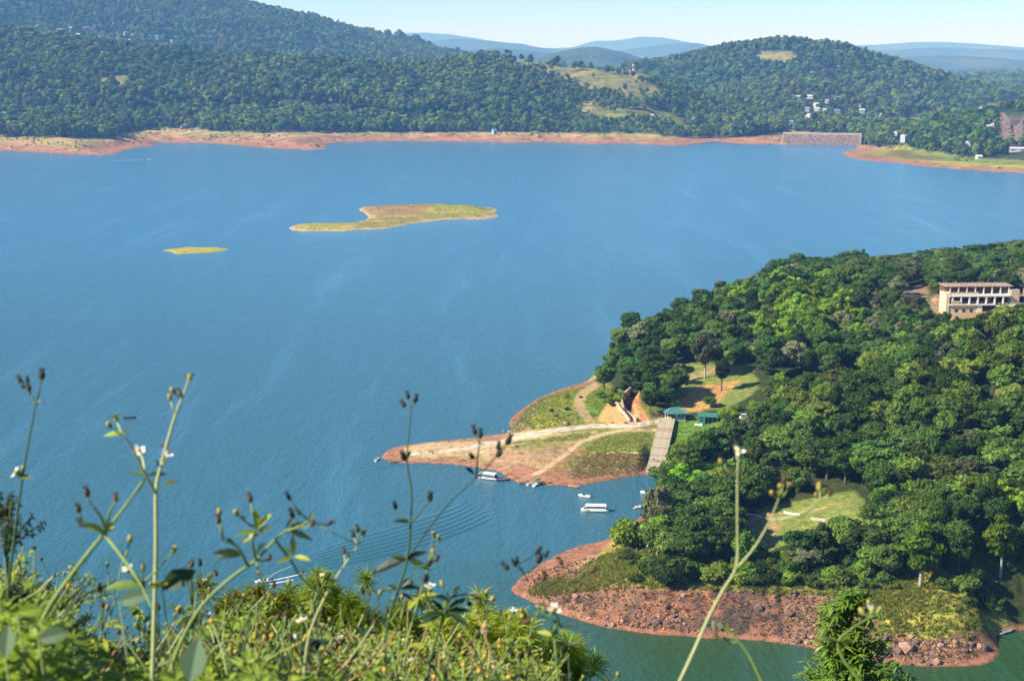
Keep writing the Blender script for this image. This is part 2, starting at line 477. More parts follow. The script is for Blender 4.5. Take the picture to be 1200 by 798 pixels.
C = dict(red=(0.335,0.16,0.092), sand=(0.56,0.40,0.22), pale=(0.62,0.52,0.38), grass=(0.20,0.22,0.045), lush=(0.12,0.21,0.03), olive=(0.27,0.25,0.07),
         forest=(0.045,0.06,0.02), brown=(0.26,0.17,0.10), orange=(0.62,0.31,0.12), tan=(0.45,0.31,0.14), rock=(0.12,0.09,0.075), yel=(0.38,0.34,0.06), wet=(0.16,0.07,0.04), lawn=(0.20,0.24,0.055), dirt=(0.40,0.27,0.14))
def blend(c, m, col, amt=1.0):
    m = (m * amt)[..., None]
    return c * (1 - m) + np.array(col) * m
def pzone(px, py, pts, soft=3.0, ys=1.8, close=True, w=None, wob=3.0, X=None, Y=None):
    """soft mask of a land-cover patch outlined where the photo shows it"""
    s = [(a, b * ys) for a, b in pts]
    nx = px + wob * fbm(X, Y, 7, 3); ny = (py + wob * 0.6 * fbm(X + 40, Y, 7, 3)) * ys
    if w is not None:
        d = seg_dist(nx, ny, smooth_line(s, 4), False)
        return 1 - sstep(w * 0.6, w, d)
    return sstep(-soft, soft, sdf(nx, ny, s))
def paint_pen(X, Y, Z, slope, d):
    px, py = proj(X, Y, Z)
    A = dict(X=X, Y=Y)
    n = fbm(X, Y, 9, 4); n2 = fbm(X + 50, Y + 20, 3, 3)
    c = np.zeros(X.shape + (3,)) + np.array(C['forest'])
    on = lambda m, k, a=1.0: blend(c, m, C[k], a)
    spit = pzone(px, py, [(430,580),(430,500),(600,430),(700,430),(720,455),(760,470),(785,485),(772,575)], 4, **A)
    c = on(spit, 'grass'); c = on(spit * sstep(-0.2, 0.4, n), 'olive', 0.7)
    # sandy spit and red drawdown soil
    c = on(pzone(px, py, [(430,545),(440,515),(600,500),(645,508),(700,505),(690,520),(640,530),(560,550),(500,550)], 3, **A), 'sand', 0.95)
    c = on(pzone(px, py, [(560,560),(575,530),(640,520),(700,512),(690,530),(660,545),(690,560),(680,580),(600,580)], 5, **A), 'red', 0.6)
    c = on(pzone(px, py, [(565,552),(600,535),(650,528),(690,513),(700,514),(668,532),(640,552),(600,560)], 5, **A), 'dirt', 0.8)
    c = on(pzone(px, py, [(430,520),(468,518),(475,532),(462,550),(430,550)], 3, **A), 'red', 0.9)
    c = on(pzone(px, py, [(470,552),(500,537),(560,540),(600,556),(560,560)], 4, **A) * sstep(-.2, .3, n2 + n), 'olive', 0.6)
    c = on(pzone(px, py, [(600,545),(640,545),(700,550),(760,558),(760,575),(640,580),(600,568)], 3, **A) * (Z < 1.8), 'red', 0.9)
    # brown heath and grass patches beside the ramp
    c = on(pzone(px, py, [(670,548),(665,560),(690,566),(770,560),(765,532),(700,530),(680,535)], 3, **A), 'brown', 0.9)
    c = on(pzone(px, py, [(670,548),(665,560),(690,566),(770,560),(765,532),(700,530),(680,535)], 3, **A) * sstep(0.1, 0.5, n2 + n), 'olive', 0.6)
    c = on(pzone(px, py, [(670,523),(700,510),(740,506),(768,506),(765,530),(715,530)], 3, **A), 'grass')
    c = on(pzone(px, py, [(590,520),(640,511),(695,505),(690,511),(640,521),(600,528)], 3, **A), 'grass', 0.9)
    c = on(pzone(px, py, [(608,527),(640,520),(668,516),(660,524),(630,530)], 3, **A), 'olive', 0.8)
    c = on(pzone(px, py, [(505,540),(540,532),(575,535),(570,547)], 3, **A), 'olive', 0.7)
    # upper bulge: yellow-green slope with a rocky foot
    bul = pzone(px, py, [(590,508),(595,480),(640,455),(700,440),(720,462),(700,480),(690,497),(640,503)], 2, **A)
    c = on(bul, 'grass'); c = on(bul * sstep(-0.1, 0.4, n + n2 * .5), 'yel', 0.75)
    c = on(bul * (1 - sstep(2.2, 5.0, Z + n * 1.2)), 'rock', 0.8); c = on(bul * (1 - sstep(2.2, 5.0, Z + n * 1.2)) * sstep(0, .3, n2), 'tan', 0.7)
    c = on(pzone(px, py, [(690,485),(683,470),(696,458),(730,458),(730,470),(715,480),(700,492)], 2, **A), 'lush', 0.9)
    # excavated orange earth
    c = on(pzone(px, py, [(700,492),(712,474),(728,460),(748,455),(752,475),(762,492),(745,500),(715,499)], 2, **A), 'orange')
    c = on(pzone(px, py, [(729,487),(729,465),(742,456),(746,462),(742,475),(744,488),(736,486)], 1.5, wob=1, **A), 'wet', 0.9)
    # lawns behind
    lw = pzone(px, py, [(785,462),(780,438),(800,425),(880,428),(890,455),(870,470),(850,478),(800,485),(785,480)], 3, **A)
    c = on(lw, 'lawn'); c = on(lw * pzone(px, py, [(795,480),(797,466),(820,452),(870,446),(850,462),(835,478),(815,482)], 3, **A), 'orange', 0.75)
    c = on(pzone(px, py, [(785,545),(790,492),(815,488),(870,492),(900,480),(905,505),(860,515),(830,545)], 3, **A), 'lush')
    # paths
    for pts, w, k in [([(560,521),(600,514),(640,506),(690,500),(735,499),(757,496),(775,492)], 5.5, 'pale'), ([(480,532),(540,526),(600,513)], 3, 'pale'),
                      ([(697,452),(682,462),(678,473),(684,485),(692,495)], 6.5, 'dirt'), ([(768,504),(735,504),(702,510),(675,522),(655,538),(630,554),(608,562)], 4.0, 'sand'),
                      ([(768,530),(720,530),(690,531)], 1.8, 'sand'), ([(480,540),(540,530),(600,522),(650,510)], 2.2, 'tan'),
                      ([(780,446),(815,441),(840,432)], 6, 'dirt')]:
        c = on(pzone(px, py, pts, w=w, wob=1.5, **A) * (px < 900), k, 0.9)
    # lower peninsula: clearing, shelf, drawdown soil, cliff
    cl = pzone(px, py, [(862,650),(870,612),(900,592),(1000,574),(1018,590),(1012,628),(950,628),(900,645)], 3, **A)
    c = on(cl, 'lawn'); c = on(pzone(px, py, [(868,640),(880,605),(905,600),(915,612),(905,640)], 3, **A), 'dirt', 0.7)
    for pts in [[(880,596),(905,602),(945,600),(975,592),(1000,588)]]:
        c = on(pzone(px, py, pts, w=2.6, wob=0.6, **A), 'dirt', 0.8)
    shelf = sstep(-6, 2, py - np.interp(px, [600,730,800,900,1000,1060,1140,1180,1300], [690,650,660,655,658,668,680,720,760]) + 4 * n) * (py > 600) * (px < 1180)
    c = on(shelf, 'grass'); c = on(shelf * sstep(-.1, .4, n), 'olive', 0.8)
    c = on(pzone(px, py, [(1040,745),(1030,690),(1100,665),(1140,715),(1130,745),(1080,752)], 4, **A), 'yel', 0.6)
    west = pzone(px, py, [(590,700),(600,670),(700,625),(725,632),(730,665),(760,690),(780,700),(800,760),(600,760)], 5, **A)
    c = on(west, 'red'); c = on(west * sstep(1.5, 3.5, Z + n * 1.5), 'tan', 0.85); c = on(west * sstep(0.0, 0.35, n2 * .6 + n) * (Z > 1.5), 'rock', 0.75)
    c = on(pzone(px, py, [(690,665),(715,632),(735,640),(740,665),(715,672)], 4, **A), 'yel', 0.6)
    cliff = sstep(-3, 3, py - np.interp(px, [600,700,760,800,900,1000,1040,1100,1135,1300], [690,690,688,690,692,700,742,752,735,790]) + 5 * n2) * (py > 640) * (px < 1175)
    c = on(cliff, 'red'); c = on(cliff * sstep(-.1, .3, n2 + fbm(X, Y, 15, 3)), 'brown', 0.55); c = on(cliff * sstep(0.15, .35, fbm(X * 1.3, Y * .5 + 30, 2.0, 3)), 'rock', 0.6)
    dk = cliff * sstep(0.0, 0.25, fbm(X * 1.0, Y * 0.7, 12, 4) + 0.3 * n2)
    c = on(dk, 'rock', 0.95); c = c * (1 - 0.25 * cliff[..., None])
    # building plot: bare earth
    c = on(pzone(px, py, [(1085,372),(1092,345),(1230,345),(1240,400),(1150,392)], 3, **A), 'dirt', 0.8)
    c = on(pzone(px, py, [(1050,365),(1052,335),(1088,335),(1088,365)], 3, **A), 'dirt', 0.8)
    # wave-washed red band everywhere at the waterline
    c = on((1 - sstep(0.5, 1.3, Z + 0.3 * n)), 'red', 0.8); c = on((1 - sstep(0.12, 0.3, Z)), 'wet', 0.7)
    return c
def grid_mesh(name, xs, ys, H, paint, mat, cull=None):
    X, Y = np.meshgrid(xs, ys)
    Z = H(X, Y)
    gx = np.gradient(Z, axis=1) / np.gradient(X, axis=1); gy = np.gradient(Z, axis=0) / np.gradient(Y, axis=0)
    col = paint(X, Y, Z, np.hypot(gx, gy), None)
    ny, nx = X.shape
    idx = np.arange(nx * ny).reshape(ny, nx)
    F = np.stack([idx[:-1, :-1], idx[:-1, 1:], idx[1:, 1:], idx[1:, :-1]], -1).reshape(-1, 4)
    zmax = np.maximum.reduce([Z[:-1, :-1], Z[:-1, 1:], Z[1:, 1:], Z[1:, :-1]]).ravel()
    F = F[zmax > -2.5]
    V = np.stack([X, Y, Z], -1).reshape(-1, 3)
    used = np.zeros(len(V), bool); used[F.ravel()] = True
    remap = np.cumsum(used) - 1
    me = mesh_np(name, V[used], remap[F], mat, smooth=True, colr=col.reshape(-1, 3)[used])
    return link(name, me)
def steps(*segs):
    out = []
    for a, b, s in segs: out += list(np.arange(a, b, s))
    out.append(segs[-1][1]); return np.array(out)
pen_xs = steps((-60, 215, 0.85), (215, 300, 3), (300, 880, 14))
pen_ys = steps((318, 400, 0.7), (400, 620, 1.0), (620, 800, 3), (800, 1060, 8))
pen = grid_mesh('ground', pen_xs, pen_ys, H_pen, paint_pen, M_GROUND)
tag(pen, 'red and grassy ground of the wooded peninsula', kind='structure')

def foot_line(px):
    return np.interp(px, [-50,0,60,130,180,240,300,400,500,600,640,700,740,800,830,870,925,1000,1010,1060,1100,1150,1200], [156,157,158,160,148,151,152,152,153,154,155,156,156,158,158,158,152,156,170,173,180,185,189])
def paint_far(X, Y, Z, slope, d):
    px, py = proj(X, Y, Z)
    n = fbm(X, Y, 90, 4); n2 = fbm(X + 50, Y + 20, 28, 3)
    c = np.zeros(X.shape + (3,)) + np.array((0.05,0.07,0.025))
    on = lambda m, k, a=1.0: blend(c, m, C[k], a)
    near = (Y < 2900); D_ = sdf(X, Y, FARW)
    g = far_open(px, py, X, Y)
    c = on(g, 'olive', 0.8); c = on(g * sstep(-.1, .3, n), 'grass', 0.7); c = on(g * sstep(.05, .4, n2) * (px < 760), 'tan', 0.55)
    near = near * sstep(-3, 0, py - foot_line(px) - 2.5 - 2.5 * fbm(X, Y, 160, 3) + 1.5 * n2)
    bank = 1.0 * near
    c = on(bank, 'tan', 0.9); c = on(bank * sstep(-.25, .2, n + n2), 'olive', 0.8); 
    c = on((1 - sstep(6.0, 9.5, Z + 3.4 * n)) * near, 'red', 0.9); c = on((1 - sstep(3.5, 6.5, Z + 3 * n)) * near * sstep(0.1, .5, n2), 'tan', 0.7)
    c = on(near * (px > 985) * sstep(24, 44, D_ + 14 * n2), 'yel', 0.9); c = on(near * (px > 985) * sstep(50, 85, D_ + 20 * n), 'lush', 0.8)
    c = on((1 - sstep(0.4, 1.2, Z)) * near, 'wet', 0.5)
    c = on((Z < 9) * near * sstep(.25, .6, n2), 'rock', 0.5)
    # quarry face on the right
    q = (px > 1172) * (px < 1260) * (py > 136) * (py < 170) * (Y < 2600)
    c = on(q * 1.0, 'rock', 0.8)
    return c
def far_open(px, py, X, Y):
    """grassy openings in the woods on the far hills"""
    n = fbm(X, Y, 120, 4) 
    def z(pts, s=3.0): 
        return sstep(-s, s, sdf(px + 6 * n, (py + 4 * fbm(X + 99, Y, 90, 3)) * 2.2, [(a, b * 2.2) for a, b in pts]))
    g = z([(562,60),(565,44),(620,44),(700,64),(765,94),(780,116),(740,114),(690,105),(640,92),(600,80),(575,70)]) * (0.52 + 0.38 * sstep(-.2, .2, fbm(X, Y, 50, 3)))
    g = np.maximum(g, z([(660,128),(690,116),(740,118),(800,140),(835,158),(760,158),(700,140)], 4) * (0.32 + 0.5 * sstep(-.1, .3, fbm(X, Y, 45, 3))))
    g = np.maximum(g, z([(885,66),(898,58),(925,58),(945,68),(925,76),(895,76)]) * 1.0)
    g = np.maximum(g, z([(1055,150),(1062,136),(1090,132),(1100,140),(1075,152)]) * 1.0)
    g = np.maximum(g, z([(1130,122),(1200,118),(1230,125),(1180,130)]) * 1.0)
    g = np.maximum(g, z([(620,85),(760,95),(860,130),(860,155),(620,150)], 6) * 0.55 * sstep(0.0, .35, fbm(X + 9, Y, 60, 3)))
    g = np.maximum(g, z([(110,92),(150,88),(150,100),(118,100)]) * 0.9)
    return g
far_xs = steps((-4200, -1500, 60), (-1500, 1500, 8), (1500, 4200, 60))
far_ys = steps((1700, 2700, 6), (2700, 5700, 15), (5700, 7600, 60))
farg = grid_mesh('hills', far_xs, far_ys, H_far, paint_far, M_FARGROUND)
tag(farg, 'wooded hills and bare red bank beyond the lake', kind='structure')

def paint_isl(X, Y, Z, slope, d):
    px, py = proj(X, Y, Z); n = fbm(X, Y, 18, 4); n2 = fbm(X, Y + 70, 6, 3)
    c = np.zeros(X.shape + (3,)) + np.array(C['olive'])
    on = lambda m, k, a=1.0: blend(c, m, C[k], a)
    c = on(sstep(-.1, .35, n), 'tan', 0.9)
    c = on((px < 480) * sstep(430, 400, px) * 0.9, 'yel', 0.5)
    c = on((px > 495) * (py < 250) * sstep(-.3, .2, n + .2), 'yel', 0.9); c = on((px > 505) * (py < 247) * sstep(0, .3, n2), 'lush', 0.8)
    c = on((px > 425) * (px < 500) * (py < 252) * 1.0, 'red', 0.5)
    c = on((1 - sstep(0.3, 1.0, Z + .5 * n)) * (px > 330), 'sand', 0.6)
    c = on((px < 300) * 1.0, 'yel', 0.9)
    return c
x0, y0 = np.array(ISLP).min(0) - 12; x1, y1 = np.array(ISLP).max(0) + 12
i1 = grid_mesh('island', np.arange(x0, x1, 1.3), np.arange(y0, y1, 2.0), lambda x, y: H_isl(x, y, ISLP, 2.4), paint_isl, M_GROUND)
tag(i1, 'long bare hook-shaped island in the middle of the lake', 'island')
x0, y0 = np.array(ISLP2).min(0) - 8; x1, y1 = np.array(ISLP2).max(0) + 8
i2 = grid_mesh('island', np.arange(x0, x1, 1.0), np.arange(y0, y1, 1.5), lambda x, y: H_isl(x, y, ISLP2, 0.8), paint_isl, M_GROUND)
tag(i2, 'tiny low yellow-green islet left of the long island', 'island')

# --- the viewer's own hillside: a weedy bench, then a steep fall to the water
def H_near(x, y):
    x = np.asarray(x, float); y = np.asarray(y, float)
    edge = 3.9 - 0.55 * sstep(-0.3, 1.2, x)
    z = 148.25 - 0.04 * y - 0.08 * x
    fall = np.maximum(y - edge, 0)
    z = z - 0.95 * fall * sstep(0, 3, fall) - 0.1 * fall
    z = z - np.maximum(-y, 0) * -0.25
    z = z + 0.06 * fbm(x, y, 0.8, 3) + 1.2 * fbm(x, y, 22, 4) * sstep(6, 30, fall)
    return np.maximum(z, -4.0)
def paint_near(X, Y, Z, s, d):
    n = fbm(X, Y, 1.4, 4)
    c = np.zeros(X.shape + (3,)) + np.array((0.10,0.075,0.04))
    return blend(c, sstep(-.3, .3, n), (0.07, 0.09, 0.025), 0.9)
ng = grid_mesh('hillside', steps((-160, -6, 6), (-6, 6, 0.15), (6, 160, 6)), steps((-60, -2, 4), (-2, 8, 0.15), (8, 190, 3)), H_near, paint_near, ground_mat('hillside_ground', 4.0, 0.6, 0.05))
tag(ng, 'weedy hillside under the viewpoint', kind='structure')

# --- distant ranges, fading into the haze
def paint_range(X, Y, Z, s, d):
    n = fbm(X, Y, 500, 5)
    c = np.zeros(X.shape + (3,)) + np.array((0.05,0.075,0.03))
    return blend(c, sstep(.1, .5, n), (0.12, 0.13, 0.05), 0.7)
def H_range(x, y):
    ridge = lambda c, w, base, seed, sc: (base * (1 + 1.1 * fbm(x + seed, y * 0.3 + seed, sc, 5))) * np.exp(-((y - c - 0.12 * x - 500 * fbm(x, y * 0 + seed, 3500, 2)) / w) ** 2)
    h = 20 + 25 * fbm(x, y, 700, 5) * sstep(7000, 9000, y)
    px = 600 + FPX * x / y
    h = h + 185 * np.exp(-((px - 690) / 80) ** 2) * np.exp(-((y - 7800) / 700) ** 2) * (1 + .25 * fbm(x, y, 500, 4))
    h = h + 90 * np.exp(-((px - 1180) / 150) ** 2) * np.exp(-((y - 8200) / 900) ** 2) * (1 + .3 * fbm(x, y, 500, 4))
    right = 1 - 0.42 * sstep(780, 900, px)
    h = np.maximum(h, ridge(11500, 900, 135, 300, 1300))
    h = np.maximum(h, ridge(16000, 1200, 225, 900, 2000))
    h = np.maximum(h, ridge(23000, 1600, 350, 2000, 3000))
    h = h * right
    return h * sstep(6800, 8000, y) + 14 * (1 - sstep(6800, 8000, y))
rg = grid_mesh('distant_ground', steps((-26000, -6000, 500), (-6000, 6000, 75), (6000, 26000, 500)), steps((6600, 14000, 90), (14000, 29000, 320)), H_range, paint_range, ground_mat('range_ground', 0.008, 0.9, 30.0))
tag(rg, 'far blue hill ranges along the horizon', kind='structure')
base = mesh_np('valley_floor', [(-60000,-20000,-14),(60000,-20000,-14),(60000,30000,-14),(-60000,30000,-14)], [(0,1,2,3)], simple('lake_bed_soil', (0.07,0.08,0.035), 0.95, var=0.3, nscale=0.01))
tag(link('valley_floor', base), kind='structure')

# --- water
def water_mat():
    t = NT('lake_water')
    g = t.n('ShaderNodeNewGeometry')
    sep = t.n('ShaderNodeSeparateXYZ'); t.l(g.outputs['Position'], sep.inputs[0])
    mp = t.n('ShaderNodeMapping'); mp.inputs['Scale'].default_value = (1.0, 0.55, 1.0); mp.inputs['Rotation'].default_value = (0, 0, 0.5)
    t.l(g.outputs['Position'], mp.inputs[0])
    w1 = t.noise(0.55, 4, 0.62, mp.outputs[0], 0.4)
    w2 = t.noise(0.12, 2, 0.5, mp.outputs[0])
    slick = t.noise(0.012, 4, 0.6, mp.outputs[0], 1.2)
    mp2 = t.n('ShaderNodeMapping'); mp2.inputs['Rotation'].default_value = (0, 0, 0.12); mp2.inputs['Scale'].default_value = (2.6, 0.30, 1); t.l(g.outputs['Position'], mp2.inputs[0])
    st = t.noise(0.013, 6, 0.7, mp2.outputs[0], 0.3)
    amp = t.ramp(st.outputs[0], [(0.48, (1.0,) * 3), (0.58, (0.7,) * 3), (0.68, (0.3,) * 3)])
    hgt = t.math('MULTIPLY', t.math('ADD', w1.outputs[0], t.math('MULTIPLY', w2.outputs[0], 0.8)), amp.outputs[0])
    b = t.n('ShaderNodeBump'); b.inputs['Strength'].default_value = 0.85; b.inputs['Distance'].default_value = 0.6
    t.l(hgt, b.inputs['Height'])
    # green slope reflection painted into the near inlet, teal bay, blue open lake
    f = t.n('ShaderNodeMapRange'); f.inputs[1].default_value = 345; f.inputs[2].default_value = 440; t.l(sep.outputs[1], f.inputs[0]); f.interpolation_type = 'SMOOTHSTEP'
    f2 = t.n('ShaderNodeMapRange'); f2.inputs[1].default_value = 500; f2.inputs[2].default_value = 1300; t.l(sep.outputs[1], f2.inputs[0]); f2.interpolation_type = 'SMOOTHSTEP'
    fx = t.n('ShaderNodeMapRange'); fx.inputs[1].default_value = -30; fx.inputs[2].default_value = 45; fx.inputs[3].default_value = 1; fx.inputs[4].default_value = 0; t.l(sep.outputs[0], fx.inputs[0]); fx.interpolation_type = 'SMOOTHSTEP'
    c1 = t.mix(t.math('MAXIMUM', f.outputs[0], t.math('MULTIPLY', fx.outputs[0], 0.85)), (0.028, 0.080, 0.028), (0.036, 0.130, 0.168))
    c2 = t.mix(f2.outputs[0], c1, (0.042, 0.178, 0.295))
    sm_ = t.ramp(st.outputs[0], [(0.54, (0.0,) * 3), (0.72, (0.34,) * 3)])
    c2 = t.mix(sm_.outputs[0], c2, (0.075, 0.235, 0.37))  # glints of the wind streaks painted as a lighter water colour
    p = t.n('ShaderNodeBsdfPrincipled'); t.l(c2, p.inputs['Base Color'])
    p.inputs['Roughness'].default_value = 0.2; p.inputs['IOR'].default_value = 1.33
    t.l(b.outputs[0], p.inputs['Normal']); t.l(p.outputs[0], t.out.inputs[0])
    return t.m
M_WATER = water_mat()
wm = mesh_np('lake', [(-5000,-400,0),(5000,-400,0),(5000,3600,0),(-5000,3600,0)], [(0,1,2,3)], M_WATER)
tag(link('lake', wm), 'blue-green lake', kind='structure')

# --- haze: one closed box of thin air; sky outside
hz = NT('haze_air')
pv = hz.n('ShaderNodeVolumePrincipled')
pv.inputs['Color'].default_value = (0.22, 0.50, 1.0, 1); pv.inputs['Density'].default_value = 0.00008; pv.inputs['Absorption Color'].default_value = (1, 1, 1, 1)
pv.inputs['Anisotropy'].default_value = 0.0
hz.l(pv.outputs[0], hz.out.inputs['Volume'])
mb = MB(); mb.box((0, 14000, 303), (64000, 32500, 636), hz.m)
tag(mb.build('haze'), kind='stuff')

# ================================================================== TREES
rng = np.random.RandomState(11)
def ico(sub):
    bm = bmesh.new(); bmesh.ops.create_icosphere(bm, subdivisions=sub, radius=1.0)
    bm.verts.ensure_lookup_table()
    v = np.array([v.co[:] for v in bm.verts]); f = np.array([[l.index for l in fc_.verts] for fc_ in bm.faces]); bm.free()
    return v, f
ICO1, ICO2 = ico(1), ico(2)
def unit(a): return a / (np.linalg.norm(a, axis=-1, keepdims=True) + 1e-9)
def crown_mesh(name, seed, R, H, z0, nl, nleaf, leaf, mat, lr=0.36, style='round', core=ICO1):
    r = np.random.RandomState(seed)
    # clump centres spread through the crown's volume
    cs = []
    while len(cs) < nl:
        p = r.uniform(-1, 1, 3)
        q = np.linalg.norm(p)
        if q > 1 or q < 0.25: continue
        w = 1.0
        if style == 'cone': w = 1.0 - 0.75 * (p[2] + 1) / 2
        if style == 'round': w = 1.0 if p[2] > -0.3 else 0.75
        if style == 'flat': w = 1.0 if p[2] > -0.6 else 0.6
        c = np.array([p[0] * w * R * (1 - lr * .6), p[1] * w * R * (1 - lr * .6), z0 + H * (p[2] * 0.5 * (1 - lr * .6) + 0.5)])
        if any(np.linalg.norm((c - k) / np.array([1, 1, 1.2])) < R * 0.24 for k, _ in cs) and r.rand() < 0.8: continue
        cs.append((c, R * lr * r.uniform(0.65, 1.25)))
    C_ = np.array([c for c, _ in cs]); S = np.array([s for _, s in cs]); lt = r.rand(nl)
    li = r.choice(nl, nleaf, p=S ** 2 / (S ** 2).sum())
    d = r.normal(size=(nleaf, 3)); d[:, 2] = d[:, 2] * 0.85 + 0.25; d = unit(d)
    bump = 1 + 0.16 * np.sin(d[:, 0] * 7 + li) * np.sin(d[:, 1] * 6 + 2 * li) 
    flat = np.array([1.08, 1.08, 0.78])
    pos = C_[li] + d * (S[li] * bump * (r.uniform(0.78, 1.1, nleaf) + (r.rand(nleaf) < .16) * r.uniform(0, .35, nleaf)))[:, None] * flat
    n = unit(d + 0.55 * r.normal(size=(nleaf, 3)))
    a = unit(np.cross(n, r.normal(size=(nleaf, 3)))); b = np.cross(n, a)
    sz = leaf * r.uniform(0.55, 1.35, nleaf)[:, None]
    a = a * sz; b = b * sz * 0.62
    V = np.stack([pos - a, pos - b * .9 + 0.1 * a, pos + a, pos + b], 1).reshape(-1, 3)
    F = np.arange(nleaf * 4).reshape(-1, 4)
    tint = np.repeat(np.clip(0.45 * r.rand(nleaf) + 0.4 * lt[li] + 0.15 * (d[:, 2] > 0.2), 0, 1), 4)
    # inner foliage of each clump
    cv, cf = core
    V2 = []; F2 = []; T2 = []
    for i in range(nl):
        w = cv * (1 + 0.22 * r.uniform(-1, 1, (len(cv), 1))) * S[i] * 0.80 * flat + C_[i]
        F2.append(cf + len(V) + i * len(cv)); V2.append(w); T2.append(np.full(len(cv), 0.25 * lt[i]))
    F2 = np.concatenate(F2); tri = np.concatenate([F2, F2[:, 2:3]], 1)
    V = np.concatenate([V] + V2); tint = np.concatenate([tint] + T2)
    # quads as (n,4); core triangles split out as own polygons
    me = bpy.data.meshes.new(name)
    nq, nt = len(F), len(F2)
    loops = np.concatenate([F.ravel(), F2.ravel()]).astype(np.int32)
    ls = np.concatenate([np.arange(nq) * 4, nq * 4 + np.arange(nt) * 3]).astype(np.int32)
    me.vertices.add(len(V)); me.vertices.foreach_set('co', V.astype(np.float32).ravel())
    me.loops.add(len(loops)); me.loops.foreach_set('vertex_index', loops)
    me.polygons.add(nq + nt); me.polygons.foreach_set('loop_start', ls)
    try: me.polygons.foreach_set('loop_total', np.concatenate([np.full(nq, 4), np.full(nt, 3)]).astype(np.int32))
    except Exception: pass
    me.materials.append(mat)
    at = me.attributes.new('tint', 'FLOAT', 'POINT'); at.data.foreach_set('value', tint.astype(np.float32))
    me.update(calc_edges=True)
    return me, C_, S
M_BARK = simple('bark', (0.12, 0.085, 0.055), 0.95, nscale=2, var=0.4)
M_BARKP = simple('pale_bark', (0.38, 0.34, 0.28), 0.9, nscale=2, var=0.25)
def trunk_mesh(name, seed, h, r0, C_, mat, nlimb=6):
    r = random.Random(seed); mb = MB()
    top = Vector((r.uniform(-.4, .4), r.uniform(-.4, .4), h))
    pts = [Vector((0, 0, -0.8))] + [Vector((top.x * t + 0.15 * math.sin(5 * t + seed), top.y * t, h * t)) for t in (0.05, 0.3, 0.55, 0.8, 1.0)]
    mb.tube(pts, [r0 * 1.5, r0 * 1.15, r0 * .9, r0 * .72, r0 * .5, r0 * .2], mat, 6)
    idx = list(range(len(C_))); r.shuffle(idx)
    for i in idx[:nlimb]:
        c = Vector(C_[i]); t = max(0.35, min(0.85, (c.z / h) - 0.25)); s = Vector((top.x * t, top.y * t, h * t))
        mid = s.lerp(c, 0.5) + Vector((0, 0, -0.08 * h))
        mb.tube([s, mid, c], [r0 * .4, r0 * .28, r0 * .12], mat, 4)
    return mb.mesh(name)
# leaf colours (linear base colour): real foliage 0.03-0.14
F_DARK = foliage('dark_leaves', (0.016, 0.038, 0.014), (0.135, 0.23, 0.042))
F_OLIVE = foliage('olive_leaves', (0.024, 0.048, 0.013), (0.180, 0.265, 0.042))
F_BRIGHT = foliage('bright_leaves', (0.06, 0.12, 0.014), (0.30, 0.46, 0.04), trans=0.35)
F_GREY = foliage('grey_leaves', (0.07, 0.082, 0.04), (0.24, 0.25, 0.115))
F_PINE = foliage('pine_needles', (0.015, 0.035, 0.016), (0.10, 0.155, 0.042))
KINDS = {}
def make_kind(key, n, R, H, z0, nl, nleaf, leaf, mat, bark, lr=0.31, style='round', r0=0.28, core=ICO2):
    out = []
    for k in range(n):
        me, C_, S = crown_mesh('crown', hash_(key) + k * 13, R * (0.9 + .1 * k / max(1, n - 1)), H, z0, nl, nleaf, leaf, mat, lr, style, core)
        tm = trunk_mesh('trunk', hash_(key) + k, z0 + H * 0.7, r0, C_, bark)
        out.append((tm, me))
    KINDS[key] = out
def hash_(s): return sum(ord(c) * (i + 3) for i, c in enumerate(s)) % 9973
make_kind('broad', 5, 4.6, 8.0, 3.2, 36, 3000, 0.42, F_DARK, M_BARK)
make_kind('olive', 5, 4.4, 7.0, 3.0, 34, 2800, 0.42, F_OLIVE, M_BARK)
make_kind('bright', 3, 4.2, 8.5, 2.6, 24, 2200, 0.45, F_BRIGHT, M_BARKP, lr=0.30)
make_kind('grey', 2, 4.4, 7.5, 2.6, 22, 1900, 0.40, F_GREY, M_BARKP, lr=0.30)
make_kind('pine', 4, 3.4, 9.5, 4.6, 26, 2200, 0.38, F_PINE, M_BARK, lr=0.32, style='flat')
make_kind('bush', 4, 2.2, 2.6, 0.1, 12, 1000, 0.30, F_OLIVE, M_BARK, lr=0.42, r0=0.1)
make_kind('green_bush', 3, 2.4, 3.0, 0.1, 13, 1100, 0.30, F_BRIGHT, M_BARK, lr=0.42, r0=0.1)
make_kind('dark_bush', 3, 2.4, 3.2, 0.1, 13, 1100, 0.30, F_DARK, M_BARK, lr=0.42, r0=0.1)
_cnt = 0
def put_tree(kind, x, y, z, h, label, group, wide=1.0, name='tree', cat='tree', vi=None, rz=None):
    """one tree (or bush): an Empty at its foot with its own trunk and crown; h is its full height"""
    global _cnt; _cnt += 1
    vs = KINDS[kind]; tm, cm = vs[(_cnt * 7 + (vi or 0)) % len(vs)] if vi is None else vs[vi % len(vs)]
    full = {'broad': 11.2, 'olive': 10.0, 'bright': 11.1, 'grey': 10.1, 'pine': 14.1, 'bush': 2.7, 'green_bush': 3.1, 'dark_bush': 3.3}[kind]
    root = empty(name, (x, y, z), rng.rand() * 6.28 if rz is None else rz)
    s = h / full; root.scale = (s * wide, s * wide, s)
    tag(root, label, cat, group)
    link('trunk' if cat == 'tree' else 'stem', tm, root); link('crown' if cat == 'tree' else 'foliage', cm, root)
    return root

